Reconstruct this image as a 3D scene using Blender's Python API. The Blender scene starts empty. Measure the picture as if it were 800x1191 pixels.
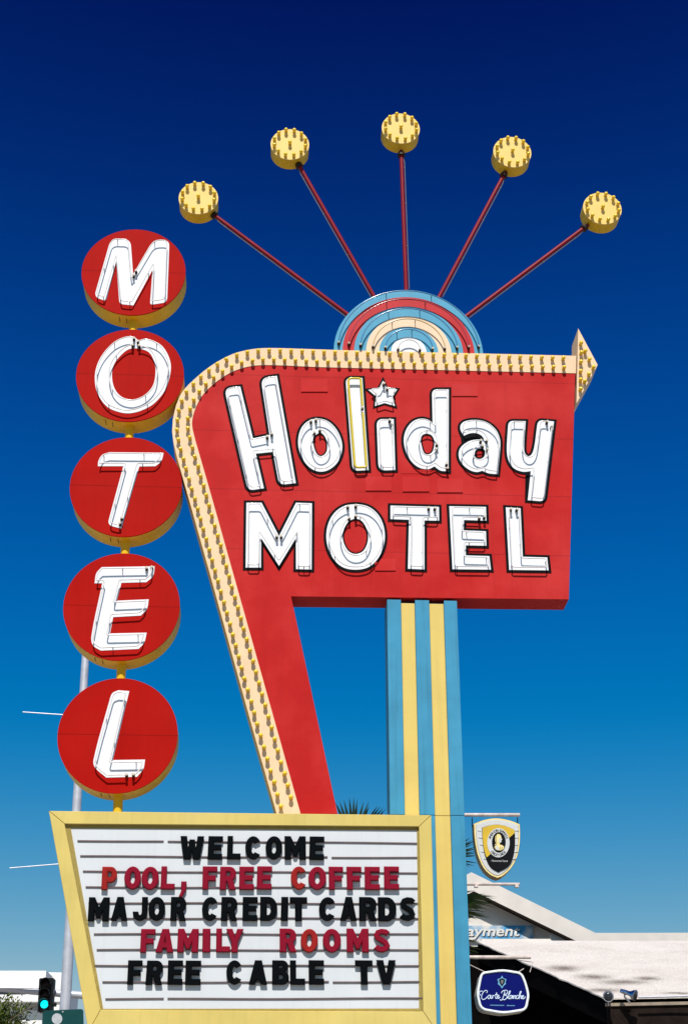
import bpy, bmesh, math, random
from mathutils import Vector, Matrix
from mathutils.geometry import tessellate_polygon
R = math.radians
random.seed(7)
C = bpy.context.scene.collection

# ------------------------------------------------------------------ camera numbers
F, CX, CY = 1730.0, 400.0, 595.5
TH = R(25.9)
CAM = Vector((0, 0, 1.6))
D, PSI = 14.0, R(3.0)                 # distance and turn of the sign's plane
RGT = Vector((1, 0, 0)); FWD = Vector((0, math.cos(TH), math.sin(TH))); UPV = Vector((0, -math.sin(TH), math.cos(TH)))
SIGN = Matrix.Translation((0, D, 0)) @ Matrix.Rotation(PSI, 4, 'Z')
SIGN_INV = SIGN.inverted()

def ray(x, y):
    return RGT * ((x - CX) / F) + UPV * ((CY - y) / F) + FWD

def W(x, y, Y):                        # a surveyed point at the plan distance Y
    d = ray(x, y)
    return CAM + d * (Y / d.y)

def L(x, y, off=0.0):                  # a surveyed point on the sign's plane: (u, z)
    o = SIGN_INV @ CAM
    d = SIGN_INV.to_3x3() @ ray(x, y)
    t = (-off - o.y) / d.y
    p = o + d * t
    return Vector((p.x, p.z))

# ------------------------------------------------------------------ materials
def mat(name, col, rough=.5, var=.12, scale=3.0, bump=0.0, metal=0.0, spec=.12, seams=None, seam_w=.004, seam_k=.55,
        streak=0.0, coat=0.0, fade=None, fade_amt=0.0, dirt=0.0, trans=0.0):
    m = bpy.data.materials.new(name); m.use_nodes = True
    nt = m.node_tree; N = nt.nodes; K = nt.links
    b = N['Principled BSDF']
    b.inputs['Roughness'].default_value = rough
    b.inputs['Metallic'].default_value = metal
    b.inputs['Specular IOR Level'].default_value = spec
    b.inputs['Coat Weight'].default_value = coat
    tc = N.new('ShaderNodeTexCoord')
    n1 = N.new('ShaderNodeTexNoise'); n1.inputs['Scale'].default_value = scale; n1.inputs['Detail'].default_value = 6
    K.new(tc.outputs['Object'], n1.inputs['Vector'])
    mr = N.new('ShaderNodeMapRange'); mr.inputs[1].default_value = .3; mr.inputs[2].default_value = .7
    mr.inputs[3].default_value = 1 - var; mr.inputs[4].default_value = 1 + var
    K.new(n1.outputs['Fac'], mr.inputs[0])
    base = N.new('ShaderNodeRGB'); base.outputs[0].default_value = (*col, 1)
    cur = base.outputs[0]
    def mixc(a, bcol, fac, mode='MIX'):
        x = N.new('ShaderNodeMix'); x.data_type = 'RGBA'; x.blend_type = mode
        if isinstance(fac, float): x.inputs[0].default_value = fac
        else: K.new(fac, x.inputs[0])
        K.new(a, x.inputs[6])
        if isinstance(bcol, tuple): x.inputs[7].default_value = (*bcol, 1)
        else: K.new(bcol, x.inputs[7])
        return x.outputs[2]
    if fade:
        n2 = N.new('ShaderNodeTexNoise'); n2.inputs['Scale'].default_value = 1.1; n2.inputs['Detail'].default_value = 5
        n2.inputs['Roughness'].default_value = .6
        K.new(tc.outputs['Object'], n2.inputs['Vector'])
        r2 = N.new('ShaderNodeMapRange'); r2.inputs[1].default_value = .42; r2.inputs[2].default_value = .66
        r2.inputs[3].default_value = 0; r2.inputs[4].default_value = fade_amt
        K.new(n2.outputs['Fac'], r2.inputs[0])
        cur = mixc(cur, fade, r2.outputs[0])
    if streak:
        mp = N.new('ShaderNodeMapping'); mp.inputs['Scale'].default_value = (22, 22, .7)
        K.new(tc.outputs['Object'], mp.inputs['Vector'])
        n3 = N.new('ShaderNodeTexNoise'); n3.inputs['Scale'].default_value = 1; n3.inputs['Detail'].default_value = 4
        K.new(mp.outputs[0], n3.inputs['Vector'])
        r3 = N.new('ShaderNodeMapRange'); r3.inputs[1].default_value = .5; r3.inputs[2].default_value = .75
        r3.inputs[3].default_value = 0; r3.inputs[4].default_value = streak
        K.new(n3.outputs['Fac'], r3.inputs[0])
        cur = mixc(cur, tuple(c * .55 for c in col), r3.outputs[0])
    if dirt:
        n4 = N.new('ShaderNodeTexNoise'); n4.inputs['Scale'].default_value = 26; n4.inputs['Detail'].default_value = 8
        n4.inputs['Roughness'].default_value = .75
        K.new(tc.outputs['Object'], n4.inputs['Vector'])
        r4 = N.new('ShaderNodeMapRange'); r4.inputs[1].default_value = .62; r4.inputs[2].default_value = .74
        r4.inputs[3].default_value = 0; r4.inputs[4].default_value = dirt
        K.new(n4.outputs['Fac'], r4.inputs[0])
        cur = mixc(cur, (.06, .04, .03), r4.outputs[0])
    g = N.new('ShaderNodeHueSaturation'); K.new(cur, g.inputs['Color']); K.new(mr.outputs[0], g.inputs['Value'])
    cur = g.outputs[0]
    if seams:                                        # joints between the sheets
        sx = N.new('ShaderNodeSeparateXYZ'); K.new(tc.outputs['Object'], sx.inputs[0])
        tot = None
        for zz in seams:
            s = N.new('ShaderNodeMath'); s.operation = 'COMPARE'; s.inputs[1].default_value = zz; s.inputs[2].default_value = seam_w
            K.new(sx.outputs['Z'], s.inputs[0])
            if tot is None: tot = s.outputs[0]
            else:
                ad = N.new('ShaderNodeMath'); ad.operation = 'MAXIMUM'; K.new(tot, ad.inputs[0]); K.new(s.outputs[0], ad.inputs[1]); tot = ad.outputs[0]
        ml = N.new('ShaderNodeMath'); ml.operation = 'MULTIPLY'; ml.inputs[1].default_value = seam_k; K.new(tot, ml.inputs[0])
        cur = mixc(cur, tuple(c * .3 for c in col), ml.outputs[0])
    K.new(cur, b.inputs['Base Color'])
    if bump:
        bp = N.new('ShaderNodeBump'); bp.inputs['Strength'].default_value = bump; bp.inputs['Distance'].default_value = .02
        K.new(n1.outputs['Fac'], bp.inputs['Height']); K.new(bp.outputs[0], b.inputs['Normal'])
    if trans:
        tr = N.new('ShaderNodeBsdfTranslucent'); K.new(cur, tr.inputs['Color'])
        ms = N.new('ShaderNodeMixShader'); ms.inputs[0].default_value = trans
        K.new(b.outputs[0], ms.inputs[1]); K.new(tr.outputs[0], ms.inputs[2])
        K.new(ms.outputs[0], N['Material Output'].inputs['Surface'])
    return m

def clear_mat(name, col, shade, fac, rough=.15):      # tinted glass bulb: lets coloured light through
    m = bpy.data.materials.new(name); m.use_nodes = True
    N = m.node_tree.nodes; K = m.node_tree.links; b = N['Principled BSDF']
    b.inputs['Base Color'].default_value = (*col, 1); b.inputs['Roughness'].default_value = rough
    t = N.new('ShaderNodeBsdfTransparent'); t.inputs[0].default_value = (*shade, 1)
    x = N.new('ShaderNodeMixShader'); x.inputs[0].default_value = fac
    K.new(b.outputs[0], x.inputs[1]); K.new(t.outputs[0], x.inputs[2]); K.new(x.outputs[0], N['Material Output'].inputs['Surface'])
    return m

def glow_mat(name, col, strength):
    m = bpy.data.materials.new(name); m.use_nodes = True
    b = m.node_tree.nodes['Principled BSDF']; b.inputs['Base Color'].default_value = (*col, 1)
    b.inputs['Emission Color'].default_value = (*col, 1); b.inputs['Emission Strength'].default_value = strength
    return m

SEAM_Z = [L(450, y)[1] for y in (440.5, 505.5, 573.0, 642.0)]
M = {}
M['red'] = mat('cabinet red paint', (.41, .007, .006), .65, .07, 2.2, fade=(.47, .030, .027), fade_amt=.6, streak=.12, bump=.10)
M['red_patch'] = mat('patched red paint', (.42, .010, .009), .65, .08, 3, fade=(.48, .036, .033), fade_amt=.6)
M['disc_red'] = mat('disc red paint', (.345, .0035, .0012), .65, .06, 2.0, fade=(.37, .009, .005), fade_amt=.5, bump=.12, spec=.05, streak=.14, dirt=.14)
M['leg_red'] = mat('leg red paint', (.41, .007, .006), .65, .06, 1.6, fade=(.58, .06, .055), fade_amt=.4, streak=.1, bump=.08)
M['gold'] = mat('golden yellow paint', (.66, .40, .018), .45, .10, 5, streak=.18, dirt=.10)
M['cream'] = mat('cream band paint', (.71, .505, .325), .6, .05, 4, streak=.10, dirt=.10)
M['white'] = mat('white letter paint', (.70, .71, .735), .55, .03, 3, streak=.06)
M['black'] = mat('black outline paint', (.004, .004, .005), .6, .1, 4, spec=.04)
M['tube'] = mat('unlit glass tube', (.70, .67, .64), .12, .05, 20, spec=.6)
M['tube_yellow'] = mat('yellow glass tube', (.62, .47, .03), .15, .05, 20, spec=.6)
M['tube_blue'] = mat('blue glass tube', (.045, .20, .36), .2, .05, 20, spec=.8, coat=.3)
M['tube_red'] = mat('red glass tube', (.42, .02, .03), .2, .05, 20, spec=.8, coat=.3)
M['tube_gold'] = mat('amber glass tube', (.62, .42, .18), .2, .05, 20, spec=.8, coat=.3)
M['electrode'] = mat('dark electrode', (.03, .02, .016), .5, .2, 30)
M['collar'] = mat('electrode collar', (.55, .48, .38), .4, .2, 30)
M['hub_blue'] = mat('hub pale blue', (.075, .29, .43), .4, .06, 4, streak=.1)
M['hub_red'] = mat('hub red', (.44, .018, .022), .4, .06, 4, streak=.1)
M['hub_cream'] = mat('hub cream', (.71, .52, .36), .4, .05, 4)
M['pillar_blue'] = mat('pillar sky blue paint', (.046, .235, .375), .55, .12, 3, streak=.40, dirt=.18)
M['pillar_yellow'] = mat('pillar yellow paint', (.62, .455, .13), .5, .06, 3, streak=.16, dirt=.10)
M['frame_yellow'] = mat('frame pale yellow', (.57, .435, .125), .5, .07, 2.5, streak=.16, dirt=.14, fade=(.56, .46, .17), fade_amt=.4, bump=.10)
M['panel'] = mat('translucent white panel', (.56, .575, .59), .5, .03, 2, streak=.08)
M['rail'] = mat('letter rail', (.14, .10, .10), .35, .15, 8)
M['plastic_black'] = mat('black letter plastic', (.002, .002, .0024), .25, .1, 10, spec=.10)
M['plastic_red'] = mat('red letter plastic', (.26, .002, .018), .25, .1, 10, spec=.3, trans=.22)
M['plastic_faded'] = mat('sun faded red letter plastic', (.34, .014, .010), .25, .22, 9, spec=.3, trans=.22)
M['rod'] = mat('dark red rod paint', (.20, .008, .014), .4, .12, 8)
M['steel'] = mat('galvanised steel', (.50, .50, .54), .42, .10, 9, metal=.35, spec=.4)
M['conduit'] = mat('grey conduit', (.11, .11, .12), .5, .1, 9)
M['bulb'] = clear_mat('amber bulb glass', (.86, .60, .03), (.80, .55, .04), .16)
M['bulb_clear'] = clear_mat('pale bulb glass', (.80, .68, .22), (1, .9, .4), .45)
M['socket'] = mat('bulb socket', (.66, .44, .03), .45, .1, 30)
M['drum_face'] = mat('drum pale face', (.72, .50, .155), .5, .04, 6)
M['rust'] = mat('rusty bracket rod', (.50, .42, .38), .5, .25, 14)

# ------------------------------------------------------------------ mesh helpers
def link(o, parent=None):
    C.objects.link(o)
    if parent: o.parent = parent
    return o

def root(name, label, cat, loc, group=None, rot=PSI):
    o = bpy.data.objects.new(name, None); C.objects.link(o)
    o.empty_display_size = .2
    o.location = loc; o.rotation_euler = (0, 0, rot)
    o['label'] = label; o['category'] = cat
    if group: o['group'] = group
    o['base'] = [0.0, 0.0, 0.0]
    return o

def sroot(name, label, cat, u, off, z, group=None):    # an empty placed in the sign's own frame
    o = root(name, label, cat, SIGN @ Vector((u, -off, z)), group, PSI)
    o['base'] = [u, -off, z]
    return o

def top(o):
    while o.parent: o = o.parent
    return o

def build(name, bm, mats, parent=None, smooth=None, label=None, shift=True):
    if parent is not None and shift:
        b = top(parent).get('base')
        if b: bmesh.ops.translate(bm, verts=bm.verts, vec=(-b[0], -b[1], -b[2]))
    me = bpy.data.meshes.new(name); bm.to_mesh(me); bm.free()
    for m in (mats if isinstance(mats, (list, tuple)) else [mats]): me.materials.append(m)
    if smooth is not None:
        me.polygons.foreach_set('use_smooth', [True] * len(me.polygons))
        me.set_sharp_from_angle(angle=R(smooth))
    o = bpy.data.objects.new(name, me); link(o, parent)
    if label: o['label'] = label
    return o

def tag(o, label, cat, group=None, kind=None):
    if label: o['label'] = label
    if cat: o['category'] = cat
    if group: o['group'] = group
    if kind: o['kind'] = kind
    return o

def area(p):
    return .5 * sum(p[i][0] * p[(i + 1) % len(p)][1] - p[(i + 1) % len(p)][0] * p[i][1] for i in range(len(p)))

def ccw(p): return list(p) if area(p) > 0 else list(reversed(p))

def clean(p, eps=.0008):
    q = []
    for a in p:
        a = Vector((a[0], a[1]))
        if not q or (a - q[-1]).length > eps: q.append(a)
    if len(q) > 2 and (q[0] - q[-1]).length <= eps: q.pop()
    return q

def grow(p, d, lim=3.2):               # mitred offset of a ccw loop, d > 0 outward
    n = len(p); out = []
    for i in range(n):
        a, b, c = Vector(p[i - 1]), Vector(p[i]), Vector(p[(i + 1) % n])
        e1 = (b - a).normalized(); e2 = (c - b).normalized()
        n1 = Vector((e1.y, -e1.x)); n2 = Vector((e2.y, -e2.x))
        k = 1 + n1.dot(n2)
        v = (n1 + n2) / max(k, .09)
        if v.length > lim: v = v.normalized() * lim
        out.append(b + v * d)
    return out

def slab(bm, outer, holes=(), yf=0.0, yb=.02, bevel=0.0, mi=0):
    """plate in the u-z plane between y=yf (front) and y=yb (back)"""
    outer = ccw(clean(outer)); holes = [ccw(clean(h)) for h in holes]
    loops = [outer] + holes
    fr = [grow(outer, -bevel)] + [grow(h, bevel) for h in holes] if bevel else loops
    def ring(lp, y): return [bm.verts.new((p[0], y, p[1])) for p in lp]
    F1 = [ring(l, yf) for l in fr]
    F2 = [ring(l, yf + bevel) for l in loops] if bevel else F1
    B = [ring(l, yb) for l in loops]
    def cap(rings, lps):
        flat = [v for r in rings for v in r]
        for t in tessellate_polygon([[Vector((p[0], p[1], 0)) for p in l] for l in lps]):
            try:
                f = bm.faces.new([flat[i] for i in t]); f.material_index = mi
            except ValueError: pass
    cap(F1, fr); cap(B, loops)
    pairs = [(F2, B)] + ([(F1, F2)] if bevel else [])
    for P, Q in pairs:
        for a, b in zip(P, Q):
            n = len(a)
            for i in range(n):
                f = bm.faces.new((a[i], a[(i + 1) % n], b[(i + 1) % n], b[i])); f.material_index = mi
    bmesh.ops.recalc_face_normals(bm, faces=bm.faces)
    return bm

def plate(*a, **k):
    bm = bmesh.new(); return slab(bm, *a, **k)

def box(bm, x0, x1, y0, y1, z0, z1, bevel=0.0, mi=0):
    r = bmesh.ops.create_cube(bm, size=1)
    for v in r['verts']:
        v.co = Vector(((x0 + x1) / 2 + v.co.x * (x1 - x0), (y0 + y1) / 2 + v.co.y * (y1 - y0), (z0 + z1) / 2 + v.co.z * (z1 - z0)))
    fs = {f for v in r['verts'] for f in v.link_faces}
    for f in fs: f.material_index = mi
    if bevel:
        es = list({e for f in fs for e in f.edges})
        bmesh.ops.bevel(bm, geom=es, offset=bevel, segments=2, affect='EDGES', profile=.5)
    return bm

def tube(bm, pts, r, seg=8, closed=False, mi=0, r2=None):
    pts = [Vector(p) for p in pts]; n = len(pts); rings = []
    prev = None
    for i in range(n):
        if closed: t = (pts[(i + 1) % n] - pts[i - 1])
        else: t = pts[min(i + 1, n - 1)] - pts[max(i - 1, 0)]
        t.normalize()
        ref = Vector((0, 1, 0)) if abs(t.y) < .9 else Vector((1, 0, 0))
        if prev is not None:
            a = prev - t * prev.dot(t)
            a = a.normalized() if a.length > 1e-4 else t.cross(ref).normalized()
        else: a = t.cross(ref).normalized()
        prev = a
        b = t.cross(a)
        rr = r if r2 is None else r + (r2 - r) * i / max(n - 1, 1)
        rings.append([bm.verts.new(pts[i] + a * (rr * math.cos(2 * math.pi * k / seg)) + b * (rr * math.sin(2 * math.pi * k / seg))) for k in range(seg)])
    m = n if closed else n - 1
    fs = []
    for i in range(m):
        A, B = rings[i], rings[(i + 1) % n]
        for k in range(seg):
            fs.append(bm.faces.new((A[k], A[(k + 1) % seg], B[(k + 1) % seg], B[k])))
    if not closed:
        fs.append(bm.faces.new(list(reversed(rings[0])))); fs.append(bm.faces.new(rings[-1]))
    for f in fs: f.material_index = mi
    bmesh.ops.recalc_face_normals(bm, faces=fs)
    return bm

def lathe_y(bm, prof, seg=16, c=(0, 0, 0), mi=0, axis=None):
    """profile [(distance towards the front, radius)] turned about the -y axis (or about the given direction)"""
    if axis is None: axis = Vector((0, -1, 0))
    axis = Vector(axis).normalized(); c = Vector(c)
    a = axis.cross(Vector((0, 0, 1)) if abs(axis.z) < .9 else Vector((1, 0, 0))).normalized(); b = axis.cross(a)
    rings = []
    for d, r in prof:
        if r < 1e-5: rings.append([bm.verts.new(c + axis * d)])
        else: rings.append([bm.verts.new(c + axis * d + (a * math.cos(2 * math.pi * k / seg) + b * math.sin(2 * math.pi * k / seg)) * r) for k in range(seg)])
    fs = []
    for A, B in zip(rings, rings[1:]):
        for k in range(seg):
            k2 = (k + 1) % seg
            if len(A) == 1 and len(B) == 1: continue
            if len(A) == 1: fs.append(bm.faces.new((A[0], B[k2], B[k])))
            elif len(B) == 1: fs.append(bm.faces.new((A[k], A[k2], B[0])))
            else: fs.append(bm.faces.new((A[k], A[k2], B[k2], B[k])))
    if len(rings[0]) > 1: fs.append(bm.faces.new(rings[0]))
    if len(rings[-1]) > 1: fs.append(bm.faces.new(list(reversed(rings[-1]))))
    for f in fs: f.material_index = mi
    bmesh.ops.recalc_face_normals(bm, faces=fs)
    return bm

# ------------------------------------------------------------------ outlines
def outline(spec, ox=0, oy=0, s=1.0, steps=7):
    """(x,y) smooth point, (x,y,0) corner, (x,y,r) rounded corner; returns points"""
    n = len(spec); P = [Vector((q[0], q[1])) for q in spec]
    cor = [len(q) > 2 for q in spec]; rad = [q[2] if len(q) > 2 else 0 for q in spec]
    nodes = []
    for i in range(n):
        if cor[i] and rad[i] > 0:
            a, b, c = P[i - 1], P[i], P[(i + 1) % n]
            r1 = min(rad[i], (a - b).length * .49); r2 = min(rad[i], (c - b).length * .49)
            p0 = b + (a - b).normalized() * r1; p2 = b + (c - b).normalized() * r2
            for k in range(7):
                t = k / 6
                nodes.append((p0 * (1 - t) ** 2 + b * 2 * t * (1 - t) + p2 * t * t, True))
        else: nodes.append((P[i], cor[i]))
    m = len(nodes); out = []
    for i in range(m):
        p0, c0 = nodes[i]; p1, c1 = nodes[(i + 1) % m]
        if c0 and c1: out.append(p0); continue
        h = (p1 - p0).length
        def tan(j, chord):
            p, c = nodes[j % m]
            if c: return chord
            a = nodes[(j - 1) % m][0]; b = nodes[(j + 1) % m][0]
            d = (b - a)
            return d.normalized() * h
        t0 = tan(i, p1 - p0); t1 = tan(i + 1, p1 - p0)
        for k in range(steps):
            t = k / steps
            out.append(p0 * (2*t**3 - 3*t**2 + 1) + t0 * (t**3 - 2*t**2 + t) + p1 * (-2*t**3 + 3*t**2) + t1 * (t**3 - t**2))
    return [Vector((ox + p.x / s, oy + p.y / s)) for p in out]

def on_sign(px, off=0.0): return [L(p[0], p[1], off) for p in px]

def ellipse(cx, cy, rx, ry, n=48, a0=0, a1=360):
    full = abs(a1 - a0) >= 360
    return [Vector((cx + rx * math.cos(R(a0 + (a1 - a0) * k / (n if full else n - 1))), cy + ry * math.sin(R(a0 + (a1 - a0) * k / (n if full else n - 1))))) for k in range(n)]

def round_loop(p, r=.02):
    p = ccw(clean(p, .004)); n = len(p); out = []
    for i in range(n):
        a, b, c = p[i - 1], p[i], p[(i + 1) % n]
        e1 = (b - a).normalized(); e2 = (c - b).normalized()
        if e1.dot(e2) > .85: out.append(b); continue
        r1 = min(r, (a - b).length * .45); r2 = min(r, (c - b).length * .45)
        p0 = b - e1 * r1; p2 = b + e2 * r2
        for k in range(5):
            t = k / 4; out.append(p0 * (1 - t) ** 2 + b * 2 * t * (1 - t) + p2 * t * t)
    return out

def resample(p, step):
    out = []; n = len(p)
    for i in range(n):
        a, b = p[i], p[(i + 1) % n]; k = max(1, int((b - a).length / step))
        for j in range(k): out.append(a + (b - a) * (j / k))
    return out

TUBE_OFF, TUBE_R = .053, .0066
def neon(loop, elec, face_off, stand=TUBE_OFF, r=TUBE_R, gap=.05):
    """open glass tube along a loop; returns (points of the tube, points of its two ends, support spots)"""
    p = [v - Vector((0, .014)) for v in resample(round_loop(loop, .022), .03)]
    n = len(p)
    if elec is not None:
        i0 = min(range(n), key=lambda i: (p[i] - elec).length); p = p[i0:] + p[:i0]
    acc = 0; q = []
    tot = sum((p[(i + 1) % n] - p[i]).length for i in range(n))
    for i in range(n):
        if gap / 2 < acc < tot - gap / 2: q.append(p[i])
        acc += (p[(i + 1) % n] - p[i]).length
    y = -(face_off + stand)
    pts = [Vector((q[0].x, -(face_off + .012), q[0].y))] + [Vector((v.x, y, v.y)) for v in q] + [Vector((q[-1].x, -(face_off + .012), q[-1].y))]
    return pts, [q[0], q[-1]], q

def _em():
    bm = bmesh.new()
    lathe_y(bm, [(0, .015), (.028, .015), (.034, .010), (.05, .010), (.05, .0125), (.064, .0125)], 10)
    for f in bm.faces:
        if all(v.co.y < -.0495 for v in f.verts): f.material_index = 1
    e = bpy.data.meshes.new('electrode'); bm.to_mesh(e); bm.free(); e.materials.append(M['electrode']); e.materials.append(M['collar'])
    e.polygons.foreach_set('use_smooth', [True] * len(e.polygons)); e.set_sharp_from_angle(angle=R(40))
    bm = bmesh.new(); lathe_y(bm, [(0, .0042), (.057, .0042)], 6)
    t = bpy.data.meshes.new('tube_support'); bm.to_mesh(t); bm.free(); t.materials.append(M['electrode'])
    return e, t
E_ME, S_ME = _em()
def put(me, parent, p):
    o = bpy.data.objects.new(me.name, me); link(o, parent); o.location = Vector(p) - Vector(top(parent)['base']); return o

def neon_parts(parent, loops, face_off, tmat, supports=True, stand=TUBE_OFF, rad=TUBE_R):
    t = None
    for lp, e in loops:
        bt = bmesh.new()
        pts, ends, q = neon(lp, e, face_off, stand)
        tube(bt, pts, rad, 8)
        t = build('neon_tube', bt, tmat, parent, smooth=60)
        for w in ends: put(E_ME, parent, (w.x, -face_off, w.y))
        if supports:
            acc = .2
            for a, b in zip(q, q[1:]):
                acc += (b - a).length
                if acc > .42:
                    acc = 0; put(S_ME, parent, (b.x, -face_off, b.y))
    return t

# ------------------------------------------------------------------ the shapes of the two sign words
LET = [
 # char, zoom origin x, y, scale, outer, hole, tube marks
 ('H', 255, 430, 7.94, [(47,172,75),(195,158,0),(312,638,0),(465,606,0),(384,80,75),(533,60,0),(707,1050,0),(554,1068,60),(497,762,0),(338,778,0),(413,1098,0),(266,1120,55)], None, [(318,512)], 'Holiday'),
 ('o', 340, 430, 7.94, [(240,455),(330,480),(410,560),(455,670),(455,760),(415,860),(340,925),(260,945),(180,920),(110,850),(62,740),(55,640),(85,540),(150,475)],
      [(255,587),(300,620),(322,700),(310,770),(265,802),(225,780),(195,700),(195,630)], [(364,489),(367,502)], 'Holiday'),
 ('l', 340, 430, 7.94, [(490,78,55),(645,80,0),(702,930,0),(556,938,55)], None, [(421,480)], 'Holiday'),
 ('i', 420, 430, 7.22, [(128,418,55),(272,418,0),(285,845,0),(145,850,60)], None, [(454,493)], 'Holiday'),
 ('star', 420, 430, 7.22, [(182,95,0),(213,162,0),(300,168,0),(262,232,0),(282,308,0),(195,283,0),(115,308,0),(122,226,0),(58,172,0),(147,164,0)], None, [(447,452)], 'Holiday'),
 ('d', 420, 430, 7.22, [(592,168,45),(733,168,0),(731,855,0),(665,850),(613,815,0),(560,838),(480,822),(410,760),(368,670),(357,580),(380,500),(432,438),(500,414),(560,424),(598,450,0)],
      [(548,540),(590,555),(612,600),(608,660),(590,700),(555,715),(525,700),(505,640),(498,590),(510,555)], [(519,544),(504,521)], 'Holiday'),
 ('a', 520, 450, 5.714, [(108,327,0),(86,285),(90,252),(120,230),(190,222),(260,238),(320,285),(347,345),(350,400),(333,582,0),(275,577),(232,560,0),(190,568),(140,550),(95,510),(75,460),(85,410),(130,370),(180,354),(245,352,0),(225,325),(190,310),(150,311)],
      [(215,412),(245,420),(250,445),(240,470),(212,482),(185,470),(180,445),(190,420)], [(562,514),(563,524)], 'Holiday'),
 ('y', 520, 450, 5.714, [(404,228,35),(519,230,0),(508,400),(515,445),(538,463),(562,445),(578,390),(590,300),(600,222,35),(707,232,0),(643,764,35),(533,755,0),(553,562,0),(500,566),(440,542),(405,490),(394,420)], None, [(640,495)], 'Holiday'),
 ('M', 275, 570, 4.444, [(52,67,0),(130,67,0),(220,240,0),(308,67,0),(390,70,0),(388,412,0),(308,410,0),(307,250,0),(220,393,0),(128,250,0),(127,402,0),(48,402,0)], None, [(324,631)], 'MOTEL'),
 ('O', 275, 570, 4.444, [(615,75),(690,92),(745,150),(766,240),(745,330),(690,395),(615,413),(540,395),(485,330),(464,240),(485,150),(540,92)],
      [(615,150),(655,170),(680,240),(660,310),(615,332),(572,310),(548,240),(572,172)], [(408,590),(408,602)], 'MOTEL'),
 ('T', 440, 570, 3.81, [(53,70,0),(267,76,0),(268,137,0),(203,136,0),(203,353,0),(130,350,0),(135,133,0),(53,130,0)], None, [(503,593)], 'MOTEL'),
 ('E', 440, 570, 3.81, [(313,73,0),(475,76,0),(477,137,0),(378,134,0),(376,180,0),(475,184,0),(477,248,0),(386,246,0),(386,291,0),(490,294,0),(497,354,0),(327,352,0)], None, [(560,604)], 'MOTEL'),
 ('L', 440, 570, 3.81, [(563,78,0),(628,82,0),(638,297,0),(746,300,0),(752,357,0),(578,355,0)], None, [(595,594)], 'MOTEL'),
]
DISC = [
 ('M', (95.6, 215.5, 267.0, 366.8), 90, 260, 5.926, [(232,108,50),(368,112,45),(386,352,0),(522,118,50),(636,118,40),(620,545,35),(502,562,20),(520,320,0),(388,566,0),(292,556,25),(270,260,0),(200,536,22),(118,508,40)], None, [(158,320)]),
 ('O', (89.2, 213.6, 383.4, 490.5), 85, 380, 5.926, [(452,98,0),(420,72),(360,74),(280,112),(200,200),(158,300),(155,400),(180,480),(240,555),(320,590),(390,598),(470,580),(560,530),(640,430),(675,300),(665,220),(620,140),(560,100),(500,87)],
      [(430,150),(520,175),(560,240),(570,310),(555,400),(510,460),(450,495),(395,503),(330,480),(285,420),(270,330),(285,260),(330,200),(380,160)], [(160,398),(157,406)]),
 ('T', (82.0, 211.3, 508.7, 624.5), 80, 505, 5.926, [(203,222,0),(207,185),(232,145),(280,126,0),(655,130,0),(640,185),(600,222,0),(488,224,0),(365,652,0),(268,628,40),(378,222,0)], None, [(142,607)]),
 ('E', (74.5, 208.7, 643.6, 768.7), 70, 640, 5.517, [(223,213,0),(234,150),(268,110,0),(608,104,0),(598,165),(555,206,0),(395,210,0),(367,325,0),(570,316,0),(558,378),(520,420,0),(342,430,0),(322,535,0),(557,530,0),(540,595),(505,634,0),(262,645,0),(212,610),(203,550),(272,213,0)], None, [(173,664)]),
 ('L', (67.75, 206.3, 788.9, 923.0), 60, 785, 5.161, [(348,160),(366,112),(402,93,0),(468,98,0),(370,512,0),(563,509,0),(552,565),(515,612,0),(330,617,0),(262,555),(254,510)], None, [(150,901)]),
]

# ------------------------------------------------------------------ cabinet sign
DEP = .30
b0 = L(480, 697)
sign = sroot('motel_sign', 'large red slanted sign with cream bulb-lined arrow band reading Holiday MOTEL', 'motel sign', b0[0], 0, b0[1])
OUT = [(322,946.5),(290,833),(248.5,682),(225,598),(206,531),(202.2,515),(200.8,501.8),(201.6,488),(205.3,471.5),(211.5,457.5),(220,447.3),(236.9,432.2),(252.5,421.3),(271.3,411.9),(290,407.0),(307.2,405.2),(330,405.4),(390,407.4),(500,410.1),(600,412.5),(669.5,414.2)]
INN = [(349.5,946.5),(315,823),(276,684),(253,602),(241,559.6),(231,525),(226.5,509),(223.6,493.5),(226,479.8),(233.5,463.3),(243,452),(256.9,440.6),(272,432),(288.5,426.8),(305,425),(330,425.4),(370,427.2),(500,430.4),(600,432.8),(669.2,434.4)]
def smooth_open(pts, k=6):
    P = [Vector(p) for p in pts]; out = []
    for i in range(len(P) - 1):
        a, b, c, d = P[max(i - 1, 0)], P[i], P[i + 1], P[min(i + 2, len(P) - 1)]
        for j in range(k):
            t = j / k; h = (c - b).length
            t0 = (c - a).normalized() * h; t1 = (d - b).normalized() * h
            out.append(b * (2*t**3 - 3*t**2 + 1) + t0 * (t**3 - 2*t**2 + t) + c * (-2*t**3 + 3*t**2) + t1 * (t**3 - t**2))
    out.append(P[-1]); return out
outp = on_sign(smooth_open(OUT)); innp = on_sign(smooth_open(INN))
# red body: follows the inner line of the band, passes a little behind it
body_px = [(392.5,946.5),(338.5,693.5),(661,697)]
red = [L(*p) for p in body_px] + [L(669, 430)] + list(reversed(grow(ccw(innp + [L(480, 560)]), 0)[:0])) 
mid = [a + (b - a) * .25 for a, b in zip(innp[::1], innp[::1])]
red = [L(*p) for p in body_px] + [L(668.7, 424)] + [p + Vector((-.0, 0)) for p in reversed(innp)][1:]
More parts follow.
